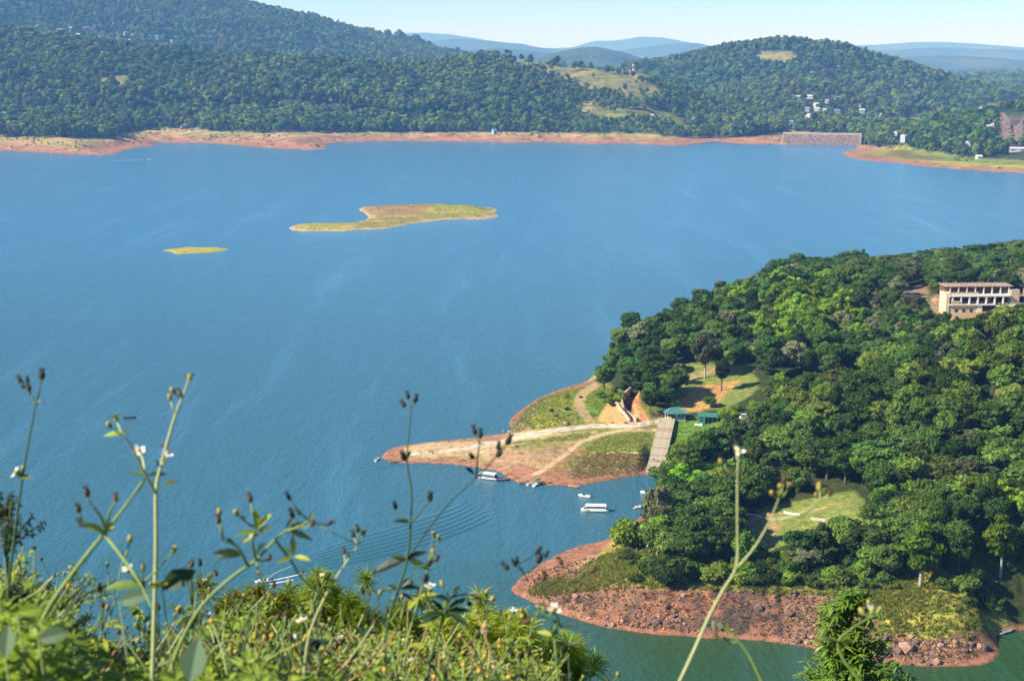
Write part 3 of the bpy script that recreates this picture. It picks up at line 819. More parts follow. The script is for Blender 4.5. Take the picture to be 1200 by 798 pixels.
# --- the ground under a photo pixel on the peninsula (marched along the view ray)
_hx = np.arange(-70, 460, 1.0); _hy = np.arange(315, 1000, 1.0)
_HG = H_pen(*np.meshgrid(_hx, _hy))
def H_fast(x, y):
    fx = np.clip(x + 70, 0, len(_hx) - 1.001); fy = np.clip(y - 315, 0, len(_hy) - 1.001)
    i = fx.astype(int); j = fy.astype(int); u = fx - i; v = fy - j
    return (_HG[j, i] * (1 - u) + _HG[j, i + 1] * u) * (1 - v) + (_HG[j + 1, i] * (1 - u) + _HG[j + 1, i + 1] * u) * v
def ground_at(px, py, H=None, t0=316, t1=990):
    H = H or H_fast
    d = ray(px, py); t = np.linspace(t0, t1, 1400) / d[1]
    x, y, z = d[0] * t, d[1] * t, CAM_Z + d[2] * t
    g = np.maximum(H(x, y), 0)
    k = np.argmax(z <= g)
    if z[k] > g[k]: k = len(t) - 1
    return float(x[k]), float(y[k]), float(g[k])

taken = []
def free(x, y, r):
    return all((x - a) ** 2 + (y - b) ** 2 > (r + c) ** 2 for a, b, c in taken)
# --- trees one can point at
HERO = [  # kind, foot px, foot py, height m, width factor, label
 ('broad', 708, 458, 12.0, 1.05, 'lone round dark green tree at the head of the loop path'),
 ('pine', 846, 458, 14.5, 1.15, 'pine with a pale rounded crown standing alone on the back lawn'),
 ('grey', 794, 450, 9.0, 0.75, 'slender young tree left of the track on the back lawn'),
 ('grey', 826, 443, 22.0, 0.7, 'tall tree with pale bare trunks at the rear edge of the back lawn'),
 ('broad', 780, 476, 8.5, 1.1, 'compact dark tree just behind the green-roofed pavilion'),
 ('broad', 762, 484, 9.5, 1.0, 'dark tree between the excavated trench and the top of the ramp'),
 ('olive', 829, 634, 13.0, 1.0, 'medium tree with a bare trunk left of the terraced lawn'),
 ('grey', 770, 640, 20.0, 0.62, 'tall thin tree with a pale trunk at the inlet edge'),
 ('green_bush', 737, 642, 8.5, 1.0, 'bushy bright green tree nearest the point of the lower bank'),
 ('bright', 1078, 688, 18.5, 1.0, 'large bright green tree above the yellow grass of the cliff'),
 ('bright', 1172, 676, 17.0, 0.9, 'bright green tree at the right edge above the shaded cove'),
 ('grey', 940, 668, 6.5, 1.8, 'broad grey-olive tree in front of the terraced lawn'),
 ('grey', 747, 412, 14.0, 1.1, 'thin greyish tree on the shore behind the dark grove'),
 ('olive', 1026, 652, 11.0, 1.0, 'olive tree at the right end of the terraced lawn'),
 ('broad', 1030, 600, 15.0, 1.0, 'tall dark tree closing the right side of the terraced lawn'),
 ('pine', 970, 455, 15.0, 1.0, 'dark rounded tree standing in the shaded hollow behind the hill'),
 ('olive', 832, 478, 4.5, 1.6, 'low olive tree right behind the green shed'),
]
for k, px, py, h, w, lab in HERO:
    x, y, z = ground_at(px, py)
    nm = {'pine': 'pine_tree'}.get(k, 'broadleaf_tree')
    put_tree(k, x, y, z, h, lab, None, w, nm)
    taken.append((x, y, 6.0 if h > 16 and k == 'bright' else 3.2))
# --- the woods: every tree has a spot of its own
OPEN = [[(430,580),(430,500),(600,440),(688,440),(700,462),(733,462),(742,452),(765,490),(790,478),(802,462),(782,446),(800,425),(870,430),(888,452),(874,474),(900,480),(905,500),(860,518),(830,538),(795,556),(782,600),(762,640),(720,660),(600,760),(430,700)],
        [(850,655),(864,606),(900,586),(1000,568),(1022,588),(1018,648),(950,656),(900,664)],
        [(600,700),(725,640),(760,660),(800,668),(900,668),(1000,671),(1060,690),(1130,690),(1160,720),(1240,740),(1240,820),(600,820)],
        [(1088,378),(1090,348),(1140,344),(1240,344),(1245,388),(1150,386)], [(640,470),(640,380),(714,380),(718,440),(736,460),(735,472)], [(1052,366),(1054,340),(1090,336),(1090,366)]]
cand = []
s0 = 6.4
for gy in np.arange(325, 960, s0):
    for gx in np.arange(-20, 420, s0):
        if gy > 600 and rng.rand() < 0.15: continue
        cand.append((gx + rng.uniform(-.42, .42) * s0, gy + rng.uniform(-.42, .42) * s0))
cand = np.array(cand)
cz = H_pen(cand[:, 0], cand[:, 1]); cd = sdf(cand[:, 0], cand[:, 1], PENP)
cpx, cpy = proj(cand[:, 0], cand[:, 1], cz)
ok = (cd > 3.5) & (cz > 1.8) & (cpx < 1420) & (cpx > 300)
for po in OPEN: ok &= ~poly_inside(cpx, cpy, po)
ok &= ~((cand[:, 1] > 528) & (cand[:, 1] < 600) & (cand[:, 0] > 70) & (cand[:, 0] < 195) & (cpx < 1020) & (rng.rand(len(cand)) < 0.93))      # the hollow behind the near hill
cand, cz, cpx, cpy, cd = cand[ok], cz[ok], cpx[ok], cpy[ok], cd[ok]
# how much of each tree the viewpoint sees over the canopy in front of it
def hill_place(px, py):
    cr = np.interp(px, [780, 900, 1000, 1100, 1200], [520, 490, 470, 405, 365]) + 34
    v = (py - cr) / (600 - cr)
    row = 'on the crest' if v < 0.22 else ('high' if v < 0.5 else ('half way up' if v < 0.75 else 'low'))
    col = 'above the ramp foot' if px < 905 else ("above the terraced lawn's left" if px < 955 else ("above the terraced lawn's right" if px < 1010 else ('right of the terraced lawn' if px < 1060 else
          ('below the white van' if px < 1105 else ('left below the unfinished building' if px < 1150 else ('right below the unfinished building' if px < 1195 else 'at the right edge'))))))
    return ('on the crest of' if row == 'on the crest' else row + ' on') + ' the near hillside, ' + col
def size_word(h, a, b): return 'tall ' if h > b else ('small ' if h < a else '')
def seen(x, y, ztop, H, canopy, n=60):
    vis = np.ones(len(x), bool); slack = np.full(len(x), 1e9)
    for t in np.linspace(0.55, 0.985, n):
        X, Y = x * t, y * t; Z = CAM_Z + (ztop - CAM_Z) * t
        slack = np.minimum(slack, Z - H(X, Y) - canopy * (H(X, Y) > 2.0))
    return slack
sl = seen(cand[:, 0], cand[:, 1], cz + 12, H_pen, 6.5)
inframe = (cpx > -30) & (cpx < 1225) & (cpy < 830)
score = np.where(inframe, 1.0, 0.3) * np.clip(sl + 6, 0.5, 9) / cand[:, 1] * 400
order = np.argsort(-score)
rest = {'broad': [], 'olive': [], 'bright': [], 'pine': [], 'grey': []}
nind = 0; LIM = 300 - len(HERO)
for i in order:
    x, y = cand[i]; z = cz[i]; px, py = cpx[i], cpy[i]
    if not free(x, y, 1.6): continue
    slope_hill = y < 545 
    r = rng.rand()
    if slope_hill and px > 860 and py < 600:
        kind = 'olive' if r < 0.72 else ('broad' if r < 0.88 else ('grey' if r < 0.93 else 'pine'))
        h = rng.uniform(7, 13.5)
        adj = {'olive': 'olive green tree', 'broad': 'dark green tree', 'grey': 'greyish tree', 'pine': 'dark pine'}[kind]
        lab = size_word(h, 9.3, 11.2) + adj + ' ' + hill_place(px, py); grp = 'trees ' + hill_place(px, py)
    elif slope_hill:
        kind = 'broad' if r < 0.55 else ('olive' if r < 0.8 else ('pine' if r < 0.92 else 'bright'))
        if px > 1015 and py > 600: kind = 'broad' if r < .6 else ('bright' if r < .75 else 'olive')
        where = 'beside the inlet below the jetty ramp' if px < 870 else 'around and behind the terraced lawn above the red cliff'
        w2 = 'by the inlet' if px < 870 else 'by the terraced lawn'
        lab, grp = {'olive': (f'olive green tree {where}', f'olive trees {w2}'), 'broad': (f'dark green tree {where}', f'dark trees {w2}'),
                    'bright': (f'yellow-green tree {where}', f'yellow-green trees {w2}'), 'pine': (f'dark pine {where}', f'pines {w2}')}[kind]
        h = rng.uniform(8.5, 14)
        if px < 870:
            where = ('low at the waterline of the inlet' if py > 605 else 'on the rise of the inlet') + (', on its tip' if px < 765 else (', just below the ramp' if px < 810 else ', left of the terraced lawn'))
        else:
            where = ('above the yellow grass' if px > 1010 and py > 640 else ('right of the terraced lawn' if px > 1010 else ('in front of the terraced lawn' if py > 628 else 'behind the terraced lawn'))) + (', at the right edge' if px > 1150 else (', over the shaded cove' if px > 1100 else (', near the big bright tree' if px > 1045 else (', at its right' if px > 960 else ', at its left'))))
        adj = {'olive': 'olive green tree', 'broad': 'dark green tree', 'bright': 'yellow-green tree', 'pine': 'dark pine'}[kind]
        lab = size_word(h, 10.0, 12.4) + adj + ' ' + where; grp = 'trees ' + where
    else:
        br = math.exp(-((px - 930) / 75) ** 2 - ((py - 395) / 38) ** 2)
        kind = 'bright' if r < 0.75 * br else ('grey' if r > 0.90 else ('pine' if r > 0.72 else 'broad'))
        if px < 800: kind = 'broad' if r < 0.85 else 'pine'
        where = 'in the dark grove on the shore left of the back lawn' if px < 805 else ('in the wood along the far shore, around the unfinished building' if px > 1040 else 'in the tall wood between the back lawn and the open lake')
        w2 = 'in the shore grove' if px < 805 else ('around the unfinished building' if px > 1040 else 'in the tall wood')
        lab, grp = {'bright': (f'bright yellow-green tree {where}', f'bright trees {w2}'), 'grey': (f'grey-brown thin-leaved tree {where}', f'grey trees {w2}'),
                    'pine': (f'dark pine {where}', f'pines {w2}'), 'broad': (f'dark green broadleaf tree {where}', f'dark trees {w2}')}[kind]
        h = rng.uniform(10, 18) if px < 1010 else rng.uniform(7, 12.5)
        if cd[i] < 30 and py < 420 and rng.rand() < .22 and px > 900: h *= 1.3
        if px < 900: h = rng.uniform(7, 12.5) if rng.rand() < .85 else rng.uniform(12, 15)
        if 1095 < px < 1225 and 375 < py < 440: h = rng.uniform(4.5, 7)
    if cd[i] < 8: h *= 0.75
    if nind < LIM and score[i] > 0.6:
        put_tree(kind, x, y, z, h, lab, grp, rng.uniform(0.78, 1.35), {'pine': 'pine_tree'}.get(kind, 'broadleaf_tree')); nind += 1
    else:
        rest[kind].append((x, y, z, h * 1.0, rng.rand() * 6.28))
print('trees', nind, {k: len(v) for k, v in rest.items()})

# --- scatter: many alike plants as ONE object (geometry nodes), for what nobody could count
def scatter(name, pts, meshes, label, cat=None):
    """pts rows: x, y, z, scale, rotation; meshes are instanced at random"""
    pts = np.asarray(pts, float)
    me = bpy.data.meshes.new(name)
    me.vertices.add(len(pts)); me.vertices.foreach_set('co', pts[:, :3].astype(np.float32).ravel())
    for an, col_ in (('size', 3), ('turn', 4)):
        a = me.attributes.new(an, 'FLOAT', 'POINT'); a.data.foreach_set('value', pts[:, col_].astype(np.float32))
    a = me.attributes.new('pick', 'INT', 'POINT'); a.data.foreach_set('value', np.random.RandomState(5).randint(0, len(meshes), len(pts)).astype(np.int32))
    ob = link(name, me)
    ng_ = bpy.data.node_groups.new(name, 'GeometryNodeTree')
    ng_.interface.new_socket('Geometry', in_out='INPUT', socket_type='NodeSocketGeometry')
    ng_.interface.new_socket('Geometry', in_out='OUTPUT', socket_type='NodeSocketGeometry')
    N = ng_.nodes; L = ng_.links
    gi = N.new('NodeGroupInput'); go = N.new('NodeGroupOutput')
    mp = N.new('GeometryNodeMeshToPoints'); L.new(gi.outputs[0], mp.inputs[0])
    iop = N.new('GeometryNodeInstanceOnPoints'); L.new(mp.outputs[0], iop.inputs['Points'])
    gtoi = N.new('GeometryNodeGeometryToInstance')
    for src in reversed(meshes):
        oi = N.new('GeometryNodeObjectInfo'); oi.transform_space = 'ORIGINAL'
        oi.inputs['Object'].default_value = src; L.new(oi.outputs['Geometry'], gtoi.inputs[0])
    L.new(gtoi.outputs[0], iop.inputs['Instance']); iop.inputs['Pick Instance'].default_value = True
    def attr(nm, typ):
        n = N.new('GeometryNodeInputNamedAttribute'); n.data_type = typ; n.inputs[0].default_value = nm
        return [o for o in n.outputs if o.enabled and o.name == 'Attribute'][0]
    L.new(attr('pick', 'INT'), iop.inputs['Instance Index'])
    cx = N.new('ShaderNodeCombineXYZ'); L.new(attr('turn', 'FLOAT'), cx.inputs[2]); L.new(cx.outputs[0], iop.inputs['Rotation'])
    L.new(attr('size', 'FLOAT'), iop.inputs['Scale'])
    L.new(iop.outputs[0], go.inputs[0])
    md = ob.modifiers.new('scatter', 'NODES'); md.node_group = ng_
    tag(ob, label, cat, kind='stuff')
    return ob
def proto(key, me):
    o = bpy.data.objects.new(key, me); PROTOS.append(o); return o    # source shape only, not linked into the scene
PROTOS = []
full_h = {'broad': 11.2, 'olive': 10.0, 'bright': 11.1, 'grey': 10.1, 'pine': 14.1}
rp = []; rm = []
for k, v in rest.items():
    if not v: continue
    a = np.array(v); a[:, 3] /= full_h[k]
    rp.append(a)
    scatter('woodland', a, [proto('crown', cm) for tm, cm in KINDS[k]],
            {'broad': 'dark green canopy filling the woods between the nearer trees', 'olive': 'olive canopy filling the hillside woods between the nearer trees',
             'bright': 'yellow-green crowns scattered deep in the woods', 'grey': 'greyish crowns scattered deep in the woods', 'pine': 'pine canopy filling the woods between the nearer trees'}[k], 'woodland')

# --- bushes along the shelf and clearings (each its own thing)
BUSH = [('dark_bush',782,682,7.0,1.2,'dense dark green bush at the brink of the red cliff'),('dark_bush',765,672,5.0,1.1,'smaller dark bush left of the dense one on the cliff shelf')]
for k, px, py, h, w, lab in BUSH:
    x, y, z = ground_at(px, py); put_tree(k, x, y, z, h, lab, None, w, 'bush', 'bush'); taken.append((x, y, 2.5))
def bush_zone(poly, n, kinds, hr, lab, grp, seed):
    r = random.Random(seed); c = 0; tries = 0
    xs = [p[0] for p in poly]; ys = [p[1] for p in poly]
    while c < n and tries < n * 30:
        tries += 1
        px, py = r.uniform(min(xs), max(xs)), r.uniform(min(ys), max(ys))
        if not poly_inside(np.array([px]), np.array([py]), poly)[0]: continue
        x, y, z = ground_at(px, py)
        if not free(x, y, 0.4): continue
        k = r.choice(kinds); adj = {'bush': 'olive', 'green_bush': 'bright green', 'dark_bush': 'dark green'}[k]
        u = (px - min(xs)) / (max(xs) - min(xs)); hh = r.uniform(*hr); q = (hh - hr[0]) / (hr[1] - hr[0])
        side_ = ['far left', 'left', 'middle', 'right', 'far right'][min(4, int(u * 5))] if n > 20 else ['left', 'middle', 'right'][min(2, int(u * 3))]
        sz_ = 'low ' if q < .33 else ('tall ' if q > .7 else '')
        put_tree(k, x, y, z, hh, f'{sz_}{adj} bush {lab}, {side_}', f'{adj} bushes {grp}, {side_}', r.uniform(.9, 1.4), 'bush', 'bush'); taken.append((x, y, 1.0)); c += 1
# 
bush_zone([(740,684),(780,656),(1060,658),(1075,694),(1000,690),(900,686)], 150, ['bush', 'bush', 'green_bush', 'dark_bush'], (1.2, 3.6), 'on the grassy shelf between lawn and cliff', 'on the cliff shelf', 1)
bush_zone([(1075,690),(1120,672),(1165,690),(1175,715),(1150,722),(1100,692)], 10, ['bush', 'dark_bush'], (1.8, 4), 'in the shade behind the yellow grass', 'in the shaded hollow', 2)
bush_zone([(690,457),(740,452),(752,462),(722,478),(700,476)], 12, ['green_bush', 'bush', 'green_bush'], (1.5, 3.0), 'beside the loop path and trench', 'beside the loop path', 3)
bush_zone([(838,496),(850,480),(900,470),(912,490),(905,505),(870,512)], 22, ['green_bush', 'green_bush', 'bush'], (1.8, 3.8), 'in the thicket right of the green shed', 'right of the green shed', 4)
bush_zone([(770,560),(800,545),(830,535),(830,560),(785,590)], 10, ['dark_bush', 'bush'], (3, 5), 'where the hill meets the ramp foot', 'beside the ramp foot', 5)
bush_zone([(850,640),(862,618),(872,640),(900,650),(870,660)], 9, ['bush', 'green_bush', 'dark_bush'], (2, 4), 'left of the terraced lawn', 'left of the terraced lawn', 6)
bush_zone([(722,668),(726,640),(760,655),(775,668)], 8, ['bush', 'green_bush'], (1.5, 3.2), 'on the slope above the point', 'above the point', 7)
bush_zone([(640,470),(690,452),(685,470),(650,490)], 5, ['bush'], (1.0, 1.6), 'on the yellow slope facing the open lake', 'on the yellow slope', 8)

# --- grass tufts
def tuft_mesh(seed, n, h, mat):
    r = np.random.RandomState(seed)
    V = []; F = []
    for i in range(n):
        a = r.uniform(0, 6.28); b = r.uniform(0, 0.35); p = np.array([math.cos(a) * b, math.sin(a) * b, 0])
        lean = np.array([math.cos(a), math.sin(a), 0]) * r.uniform(0.1, 0.45) * h
        s = np.array([-math.sin(a), math.cos(a), 0]) * 0.07
        hh = h * r.uniform(0.6, 1.1); k = len(V)
        V += [p - s, p + s, p + lean + [0, 0, hh]]; F.append((k, k + 1, k + 2))
    return mesh_np('tuft', V, F, mat, tint=np.repeat(r.rand(n), 3))
F_GRASS = foliage('grass_blades', (0.10, 0.14, 0.03), (0.38, 0.37, 0.08), trans=0.4)
F_SPITGRASS = foliage('spit_grass', (0.17, 0.22, 0.04), (0.46, 0.47, 0.09), trans=0.4)
F_HEATH = foliage('heath', (0.20, 0.13, 0.07), (0.42, 0.29, 0.15), trans=0.2)
F_SCRUB = foliage('dry_scrub', (0.07, 0.05, 0.035), (0.26, 0.17, 0.10), trans=0.15)
def tuft_zone(name, poly, n, h, mat, label, seed, size=(0.7, 1.5)):
    r = np.random.RandomState(seed); xs = [p[0] for p in poly]; ys = [p[1] for p in poly]
    # work in world coordinates under the outline
    wx, wy = on_z(np.array(xs), np.array(ys), 4.0)
    X = r.uniform(wx.min(), wx.max(), n * 4); Y = r.uniform(wy.min(), wy.max(), n * 4); Z = H_pen(X, Y)
    px, py = proj(X, Y, Z); m = poly_inside(px, py, poly) & (Z > 0.8) & (fbm(X, Y, 9, 3) + r.uniform(-.5, .5, len(X)) > -0.25)
    for pl, w_ in (([(697,452),(682,462),(678,473),(684,485),(692,495)], 7), ([(560,521),(600,514),(640,506),(690,500),(735,499),(757,496)], 7), ([(768,504),(735,504),(702,510),(675,522),(655,538)], 5)):
        m &= seg_dist(px, py * 1.8, [(a, b * 1.8) for a, b in pl], False) > w_
    X, Y, Z = X[m][:n], Y[m][:n], Z[m][:n]
    pts = np.stack([X, Y, Z - 0.03, r.uniform(*size, len(X)), r.uniform(0, 6.28, len(X))], 1)
    scatter(name, pts, [proto('tuft', tuft_mesh(seed + q, 14, h, mat)) for q in range(3)], label, 'grass')
tuft_zone('grass', [(600,700),(690,660),(730,640),(800,655),(1060,655),(1170,700),(1140,750),(1040,745),(1000,702),(800,690),(740,690)], 9000, 0.8, F_GRASS, 'long dry grass along the top of the red cliff', 21)
tuft_zone('grass', [(596,505),(600,480),(640,458),(700,446),(722,462),(690,497)], 2600, 0.5, F_SPITGRASS, 'yellow-green grass on the slope facing the open lake', 31)
tuft_zone('grass', [(590,520),(690,508),(768,505),(768,560),(690,568),(660,545),(700,515)], 2200, 0.35, F_SPITGRASS, 'grass on the flat beside the jetty ramp', 41)
tuft_zone('heath', [(675,545),(668,560),(690,566),(765,558),(765,532),(700,530)], 1300, 0.35, F_HEATH, 'brown heath at the water edge left of the ramp', 51)
tuft_zone('scrub', [(603,692),(640,668),(700,650),(740,690),(800,693),(900,693),(1000,702),(1040,745),(1130,752),(1160,770),(1050,776),(950,755),(800,744),(700,732),(640,712)], 5200, 0.45, F_SCRUB, 'low brown scrub and roots clinging to the red cliff', 71, (0.4, 1.3))
tuft_zone('grass', [(785,545),(790,492),(870,492),(900,505),(860,515),(830,545)], 1500, 0.3, F_BRIGHT, 'fresh green grass in front of the green shed', 61)

def isl_tufts():
    r = np.random.RandomState(4); P0 = np.array(ISLP); X = r.uniform(P0[:, 0].min(), P0[:, 0].max(), 6000); Y = r.uniform(P0[:, 1].min(), P0[:, 1].max(), 6000)
    Z = H_isl(X, Y, ISLP, 2.4); m = (Z > 0.5) & (fbm(X, Y, 10, 3) > r.uniform(-.3, .3, 6000))
    pts = np.stack([X[m], Y[m], Z[m] - .03, r.uniform(.5, 1.7, m.sum()), r.uniform(0, 6.28, m.sum())], 1)
    scatter('grass', pts, [proto('tuft', tuft_mesh(300 + q, 14, .5, F_GRASS)) for q in range(3)], 'rough grass on the long bare island', 'grass')
isl_tufts()
# --- the forests across the lake (too far and too many to count: one mass)
def far_pts():
    r = np.random.RandomState(77); out = []
    for y0, y1, sp, hs in ((2060, 2750, 10.5, 1.25), (2750, 3300, 11.5, 1.35), (3300, 5700, 13.5, 1.4), (5700, 7000, 28, 2.4)):
        ys = np.arange(y0, y1, sp)
        for y in ys:
            hw = y * 0.38 + 60
            xs = np.arange(-hw, hw, sp)
            out.append(np.stack([xs + r.uniform(-.5, .5, len(xs)) * sp, np.full(len(xs), y) + r.uniform(-.5, .5, len(xs)) * sp, np.full(len(xs), hs)], 1))
    a = np.concatenate(out); x, y, s = a.T
    z = H_far(x, y); px, py = proj(x, y, z); d = sdf(x, y, FARW)
    n = fbm(x, y, 55, 3)
    keep = (d > 14) & ((y > 2900) | (py < foot_line(px) + 2.5 + 2.0 * n + 3.0 * fbm(x, y, 160, 3)))
    op = far_open(px, py, x, y); keep &= (r.rand(len(x)) > op * 1.35)
    # village clearing and quarry
    keep &= ~((px > 905) & (px < 1035) & (py > 108) & (py < 148) & (y < 3300) & (r.rand(len(x)) < 0.45))
    keep &= ~((px > 1172) & (px < 1260) & (py > 132) & (py < 172) & (y < 2600))
    x, y, z, s, px, py = [v[keep] for v in (x, y, z, s, px, py)]
    slack = np.full(len(x), 1e9)
    for t in np.linspace(0.5, 0.99, 45):
        slack = np.minimum(slack, CAM_Z + (z + 14 - CAM_Z) * t - H_far(x * t, y * t) - 4)
    m = slack > -14
    x, y, z, s, px, py = [v[m] for v in (x, y, z, s, px, py)]
    sc = s * r.uniform(0.6, 1.5, len(x)) * np.where((px > 985) & (y < 2600), 0.85, 1.0) * np.where((px > 640) & (px < 850) & (y < 3000), 0.75, 1.0)
    return np.stack([x, y, z - 0.5, sc, r.uniform(0, 6.28, len(x))], 1)
F_FAR = foliage('far_leaves', (0.014, 0.038, 0.018), (0.165, 0.26, 0.048), trans=0.15)
F_FAR2 = foliage('far_light_leaves', (0.035, 0.065, 0.018), (0.22, 0.32, 0.05), trans=0.2)
def far_crown(seed, mat, R=4.6, H=9.5):
    me, C_, S = crown_mesh('crown', seed, R, H, 2.0, 9, 260, 1.05, mat, lr=0.46, core=ICO1)
    return me
F_FAR3 = foliage('far_olive_leaves', (0.030, 0.045, 0.016), (0.20, 0.24, 0.05), trans=0.15)
def grow_forest(houses):
    """plant the far woods, leaving sight of the houses that stand in them"""
    fp = far_pts(); px, py = proj(fp[:, 0], fp[:, 1], fp[:, 2]); keep = np.ones(len(fp), bool)
    for hx, hy, hz, w in houses:
        a, b = proj(np.array(hx), np.array(hy), np.array(hz)); wp = w / hy * FPX / 2 + 1.0
        keep &= ~((np.abs(px - a) < wp) & (py > b - 2) & (py < b + 8) & (fp[:, 1] < hy + 14) & (fp[:, 1] > hy - 320))
    fp = fp[keep]; n = fbm(fp[:, 0], fp[:, 1], 170, 4) + np.random.RandomState(6).normal(size=len(fp)) * .10
    n2 = fbm(fp[:, 0] + 700, fp[:, 1], 230, 3); fp[:, 3] *= 1 + .45 * n2
    r = np.random.RandomState(12); X = r.uniform(-1050, 1000, 26000); Y = r.uniform(1830, 2760, 26000); Z = H_far(X, Y); qx, qy = proj(X, Y, Z); d = sdf(X, Y, FARW)
    m = (d > 6) & (qy > foot_line(qx) - 2) & (Z > 1.5) & (fbm(X, Y, 45, 3) + .10 * np.minimum(Z, 9) / 3 > r.uniform(.1, .6, len(X)))
    scatter('scrub', np.stack([X[m], Y[m], Z[m] - .4, r.uniform(.10, .36, m.sum()), r.uniform(0, 6.28, m.sum())], 1), [proto('crown', far_crown(990 + q, (F_FAR3, F_FAR2, F_FAR)[q], 4.6, 7)) for q in range(3)], 'scattered scrub on the bare bank beyond the lake', 'scrub')
    for k, (m, mat, lab) in enumerate(((n < .02, F_FAR, 'dense dark forest covering the hills beyond the lake'), ((n >= .02) & (n < .30), F_FAR3, 'olive-toned forest patches on the hills beyond the lake'), (n >= .30, F_FAR2, 'lighter green forest patches on the hills beyond the lake'))):
        src = [proto('crown', far_crown(900 + 20 * k + q, mat, *((4.6, 9.5) if q % 2 else (3.9, 12.0)))) for q in range(6)]
        scatter('forest', fp[m], src, lab, 'forest')

# ================================================================== BUILT THINGS
M_CONC = simple('weathered_concrete', (0.50, 0.42, 0.30), 0.9, var=0.22, nscale=0.8, bump=0.3)
M_CONCW = simple('white_render', (0.72, 0.69, 0.62), 0.85, var=0.1, nscale=0.6)
M_YELW = simple('yellow_wall', (0.58, 0.50, 0.36), 0.85, var=0.15, nscale=0.7)
M_BRICK = simple('raw_brick', (0.40, 0.20, 0.13), 0.9, var=0.3, nscale=1.5, bump=0.4)
M_DARKIN = simple('dark_interior', (0.03, 0.028, 0.035), 0.9, var=0.2)
M_WHITE = simple('white_paint', (0.80, 0.80, 0.78), 0.35, var=0.05, nscale=3)
M_RAMP = simple('ramp_slab', (0.42, 0.36, 0.25), 0.92, var=0.28, nscale=0.7, bump=0.4)
M_RAMP2 = simple('ramp_slab_stained', (0.36, 0.28, 0.18), 0.92, var=0.3, nscale=0.7, bump=0.4)
M_GREENROOF = simple('green_roof_sheet', (0.06, 0.20, 0.15), 0.5, var=0.15, nscale=1.5)
M_GREENW = simple('green_boards', (0.03, 0.22, 0.13), 0.6, var=0.2, nscale=2)
M_BLUEW = simple('pale_blue_wall', (0.28, 0.36, 0.48), 0.6, var=0.1)
M_GLASS = simple('dark_window_glass', (0.03, 0.04, 0.06), 0.12, spec=0.6, var=0.1)
M_MAROON = simple('maroon_fence', (0.14, 0.04, 0.06), 0.7)
M_WOOD = simple('weathered_wood', (0.38, 0.24, 0.12), 0.8, var=0.25, nscale=3)
M_ORWOOD = simple('orange_varnish', (0.50, 0.22, 0.05), 0.5, var=0.2, nscale=3)
M_DKHULL = simple('dark_hull', (0.035, 0.035, 0.05), 0.5)
M_REDP = simple('red_paint', (0.45, 0.05, 0.04), 0.5)
M_BLUEP = simple('blue_paint', (0.06, 0.20, 0.45), 0.5)
M_TIN = simple('tin_roof', (0.55, 0.57, 0.60), 0.45, var=0.12, nscale=0.5)
M_TINR = simple('red_tin_roof', (0.42, 0.12, 0.09), 0.55, var=0.15, nscale=0.5)
M_TINB = simple('blue_tin_roof', (0.16, 0.32, 0.55), 0.5, var=0.1, nscale=0.5)
M_STONE = simple('grey_stone', (0.15, 0.105, 0.085), 0.95, var=0.35, nscale=2.5, bump=0.8)
M_STONE2 = simple('tan_stone', (0.34, 0.21, 0.14), 0.95, var=0.3, nscale=2.5, bump=0.8)
M_TYRE = simple('tyre_rubber', (0.02, 0.02, 0.02), 0.9)
M_EARTH = simple('spoil_earth', (0.50, 0.25, 0.12), 0.95, var=0.3, nscale=0.8, bump=0.7)
M_SKIN = simple('skin', (0.30, 0.17, 0.10), 0.6)
M_HAIR = simple('black_hair', (0.012, 0.010, 0.010), 0.6)
M_SAIL = simple('green_tarpaulin', (0.02, 0.30, 0.16), 0.6)

# ---- the sloping jetty ramp: slab by slab
def ramp():
    a, b = on_z(782, 491, 6.9), on_z(766.5, 554.5, 0.55)
    ax, ay = map(float, a); bx, by = map(float, b)
    T = Vector((ax, ay, 7.1)); B = Vector((bx, by, 0.55)); d = B - T; L = d.length; u = d.normalized()
    side = u.cross(Vector((0, 0, 1))).normalized(); up = side.cross(u).normalized()
    root = tag(empty('jetty_ramp', B), 'long pale concrete ramp stepping down the grass to the inlet', 'ramp')
    R = Matrix((u, -side, -up)).transposed() if False else Matrix((u, side, up)).transposed()
    n = 22; sl = L / n
    meshes = []
    for q, m in enumerate((M_RAMP, M_RAMP2)):
        mb = MB(); bm_w = 6.3
        mb.box((0, 0, 0), (sl - 0.10, bm_w, 0.30), m); meshes.append(mb.mesh('slab'))
    r = random.Random(4)
    for i in range(n):
        c = T + u * (sl * (i + 0.5)) + up * (0.02 + r.uniform(-0.05, 0.06))
        o = link('slab', meshes[0 if r.random() < 0.6 else 1], root)
        o.matrix_local = Matrix.Translation(c - B) @ (R @ Matrix.Rotation(r.uniform(-.012, .012), 3, 'X') @ Matrix.Rotation(r.uniform(-.012, .012), 3, 'Y')).to_4x4()
    for s in (-1, 1):
        mb = MB(); mb.box((0, 0, 0), (L, 0.35, 2.6), M_CONC, M=R)
        o = mb.build('side_wall', root); o.location = (T + B) / 2 + side * s * 3.0 - up * 1.48 - B
    mb = MB(); mb.box((0, 0, 0), (0.35, 5.6, 1.6), M_EARTH, M=R)
    o = mb.build('end_wall', root); o.location = u * 0.10 - up * 0.95
    return T, B, u, side
RT, RB_, RU, RS = ramp()

def gable(mb, cx, cy, z, w, d, h, m, over=0.4):
    w2, d2 = w / 2 + over, d / 2 + over
    vs = [(cx - w2, cy - d2, z), (cx + w2, cy - d2, z), (cx + w2, cy + d2, z), (cx - w2, cy + d2, z), (cx - w2, cy, z + h), (cx + w2, cy, z + h)]
    mb.add(vs, [(0, 1, 5, 4), (2, 3, 4, 5), (0, 4, 3), (1, 2, 5), (3, 2, 1, 0)], m)
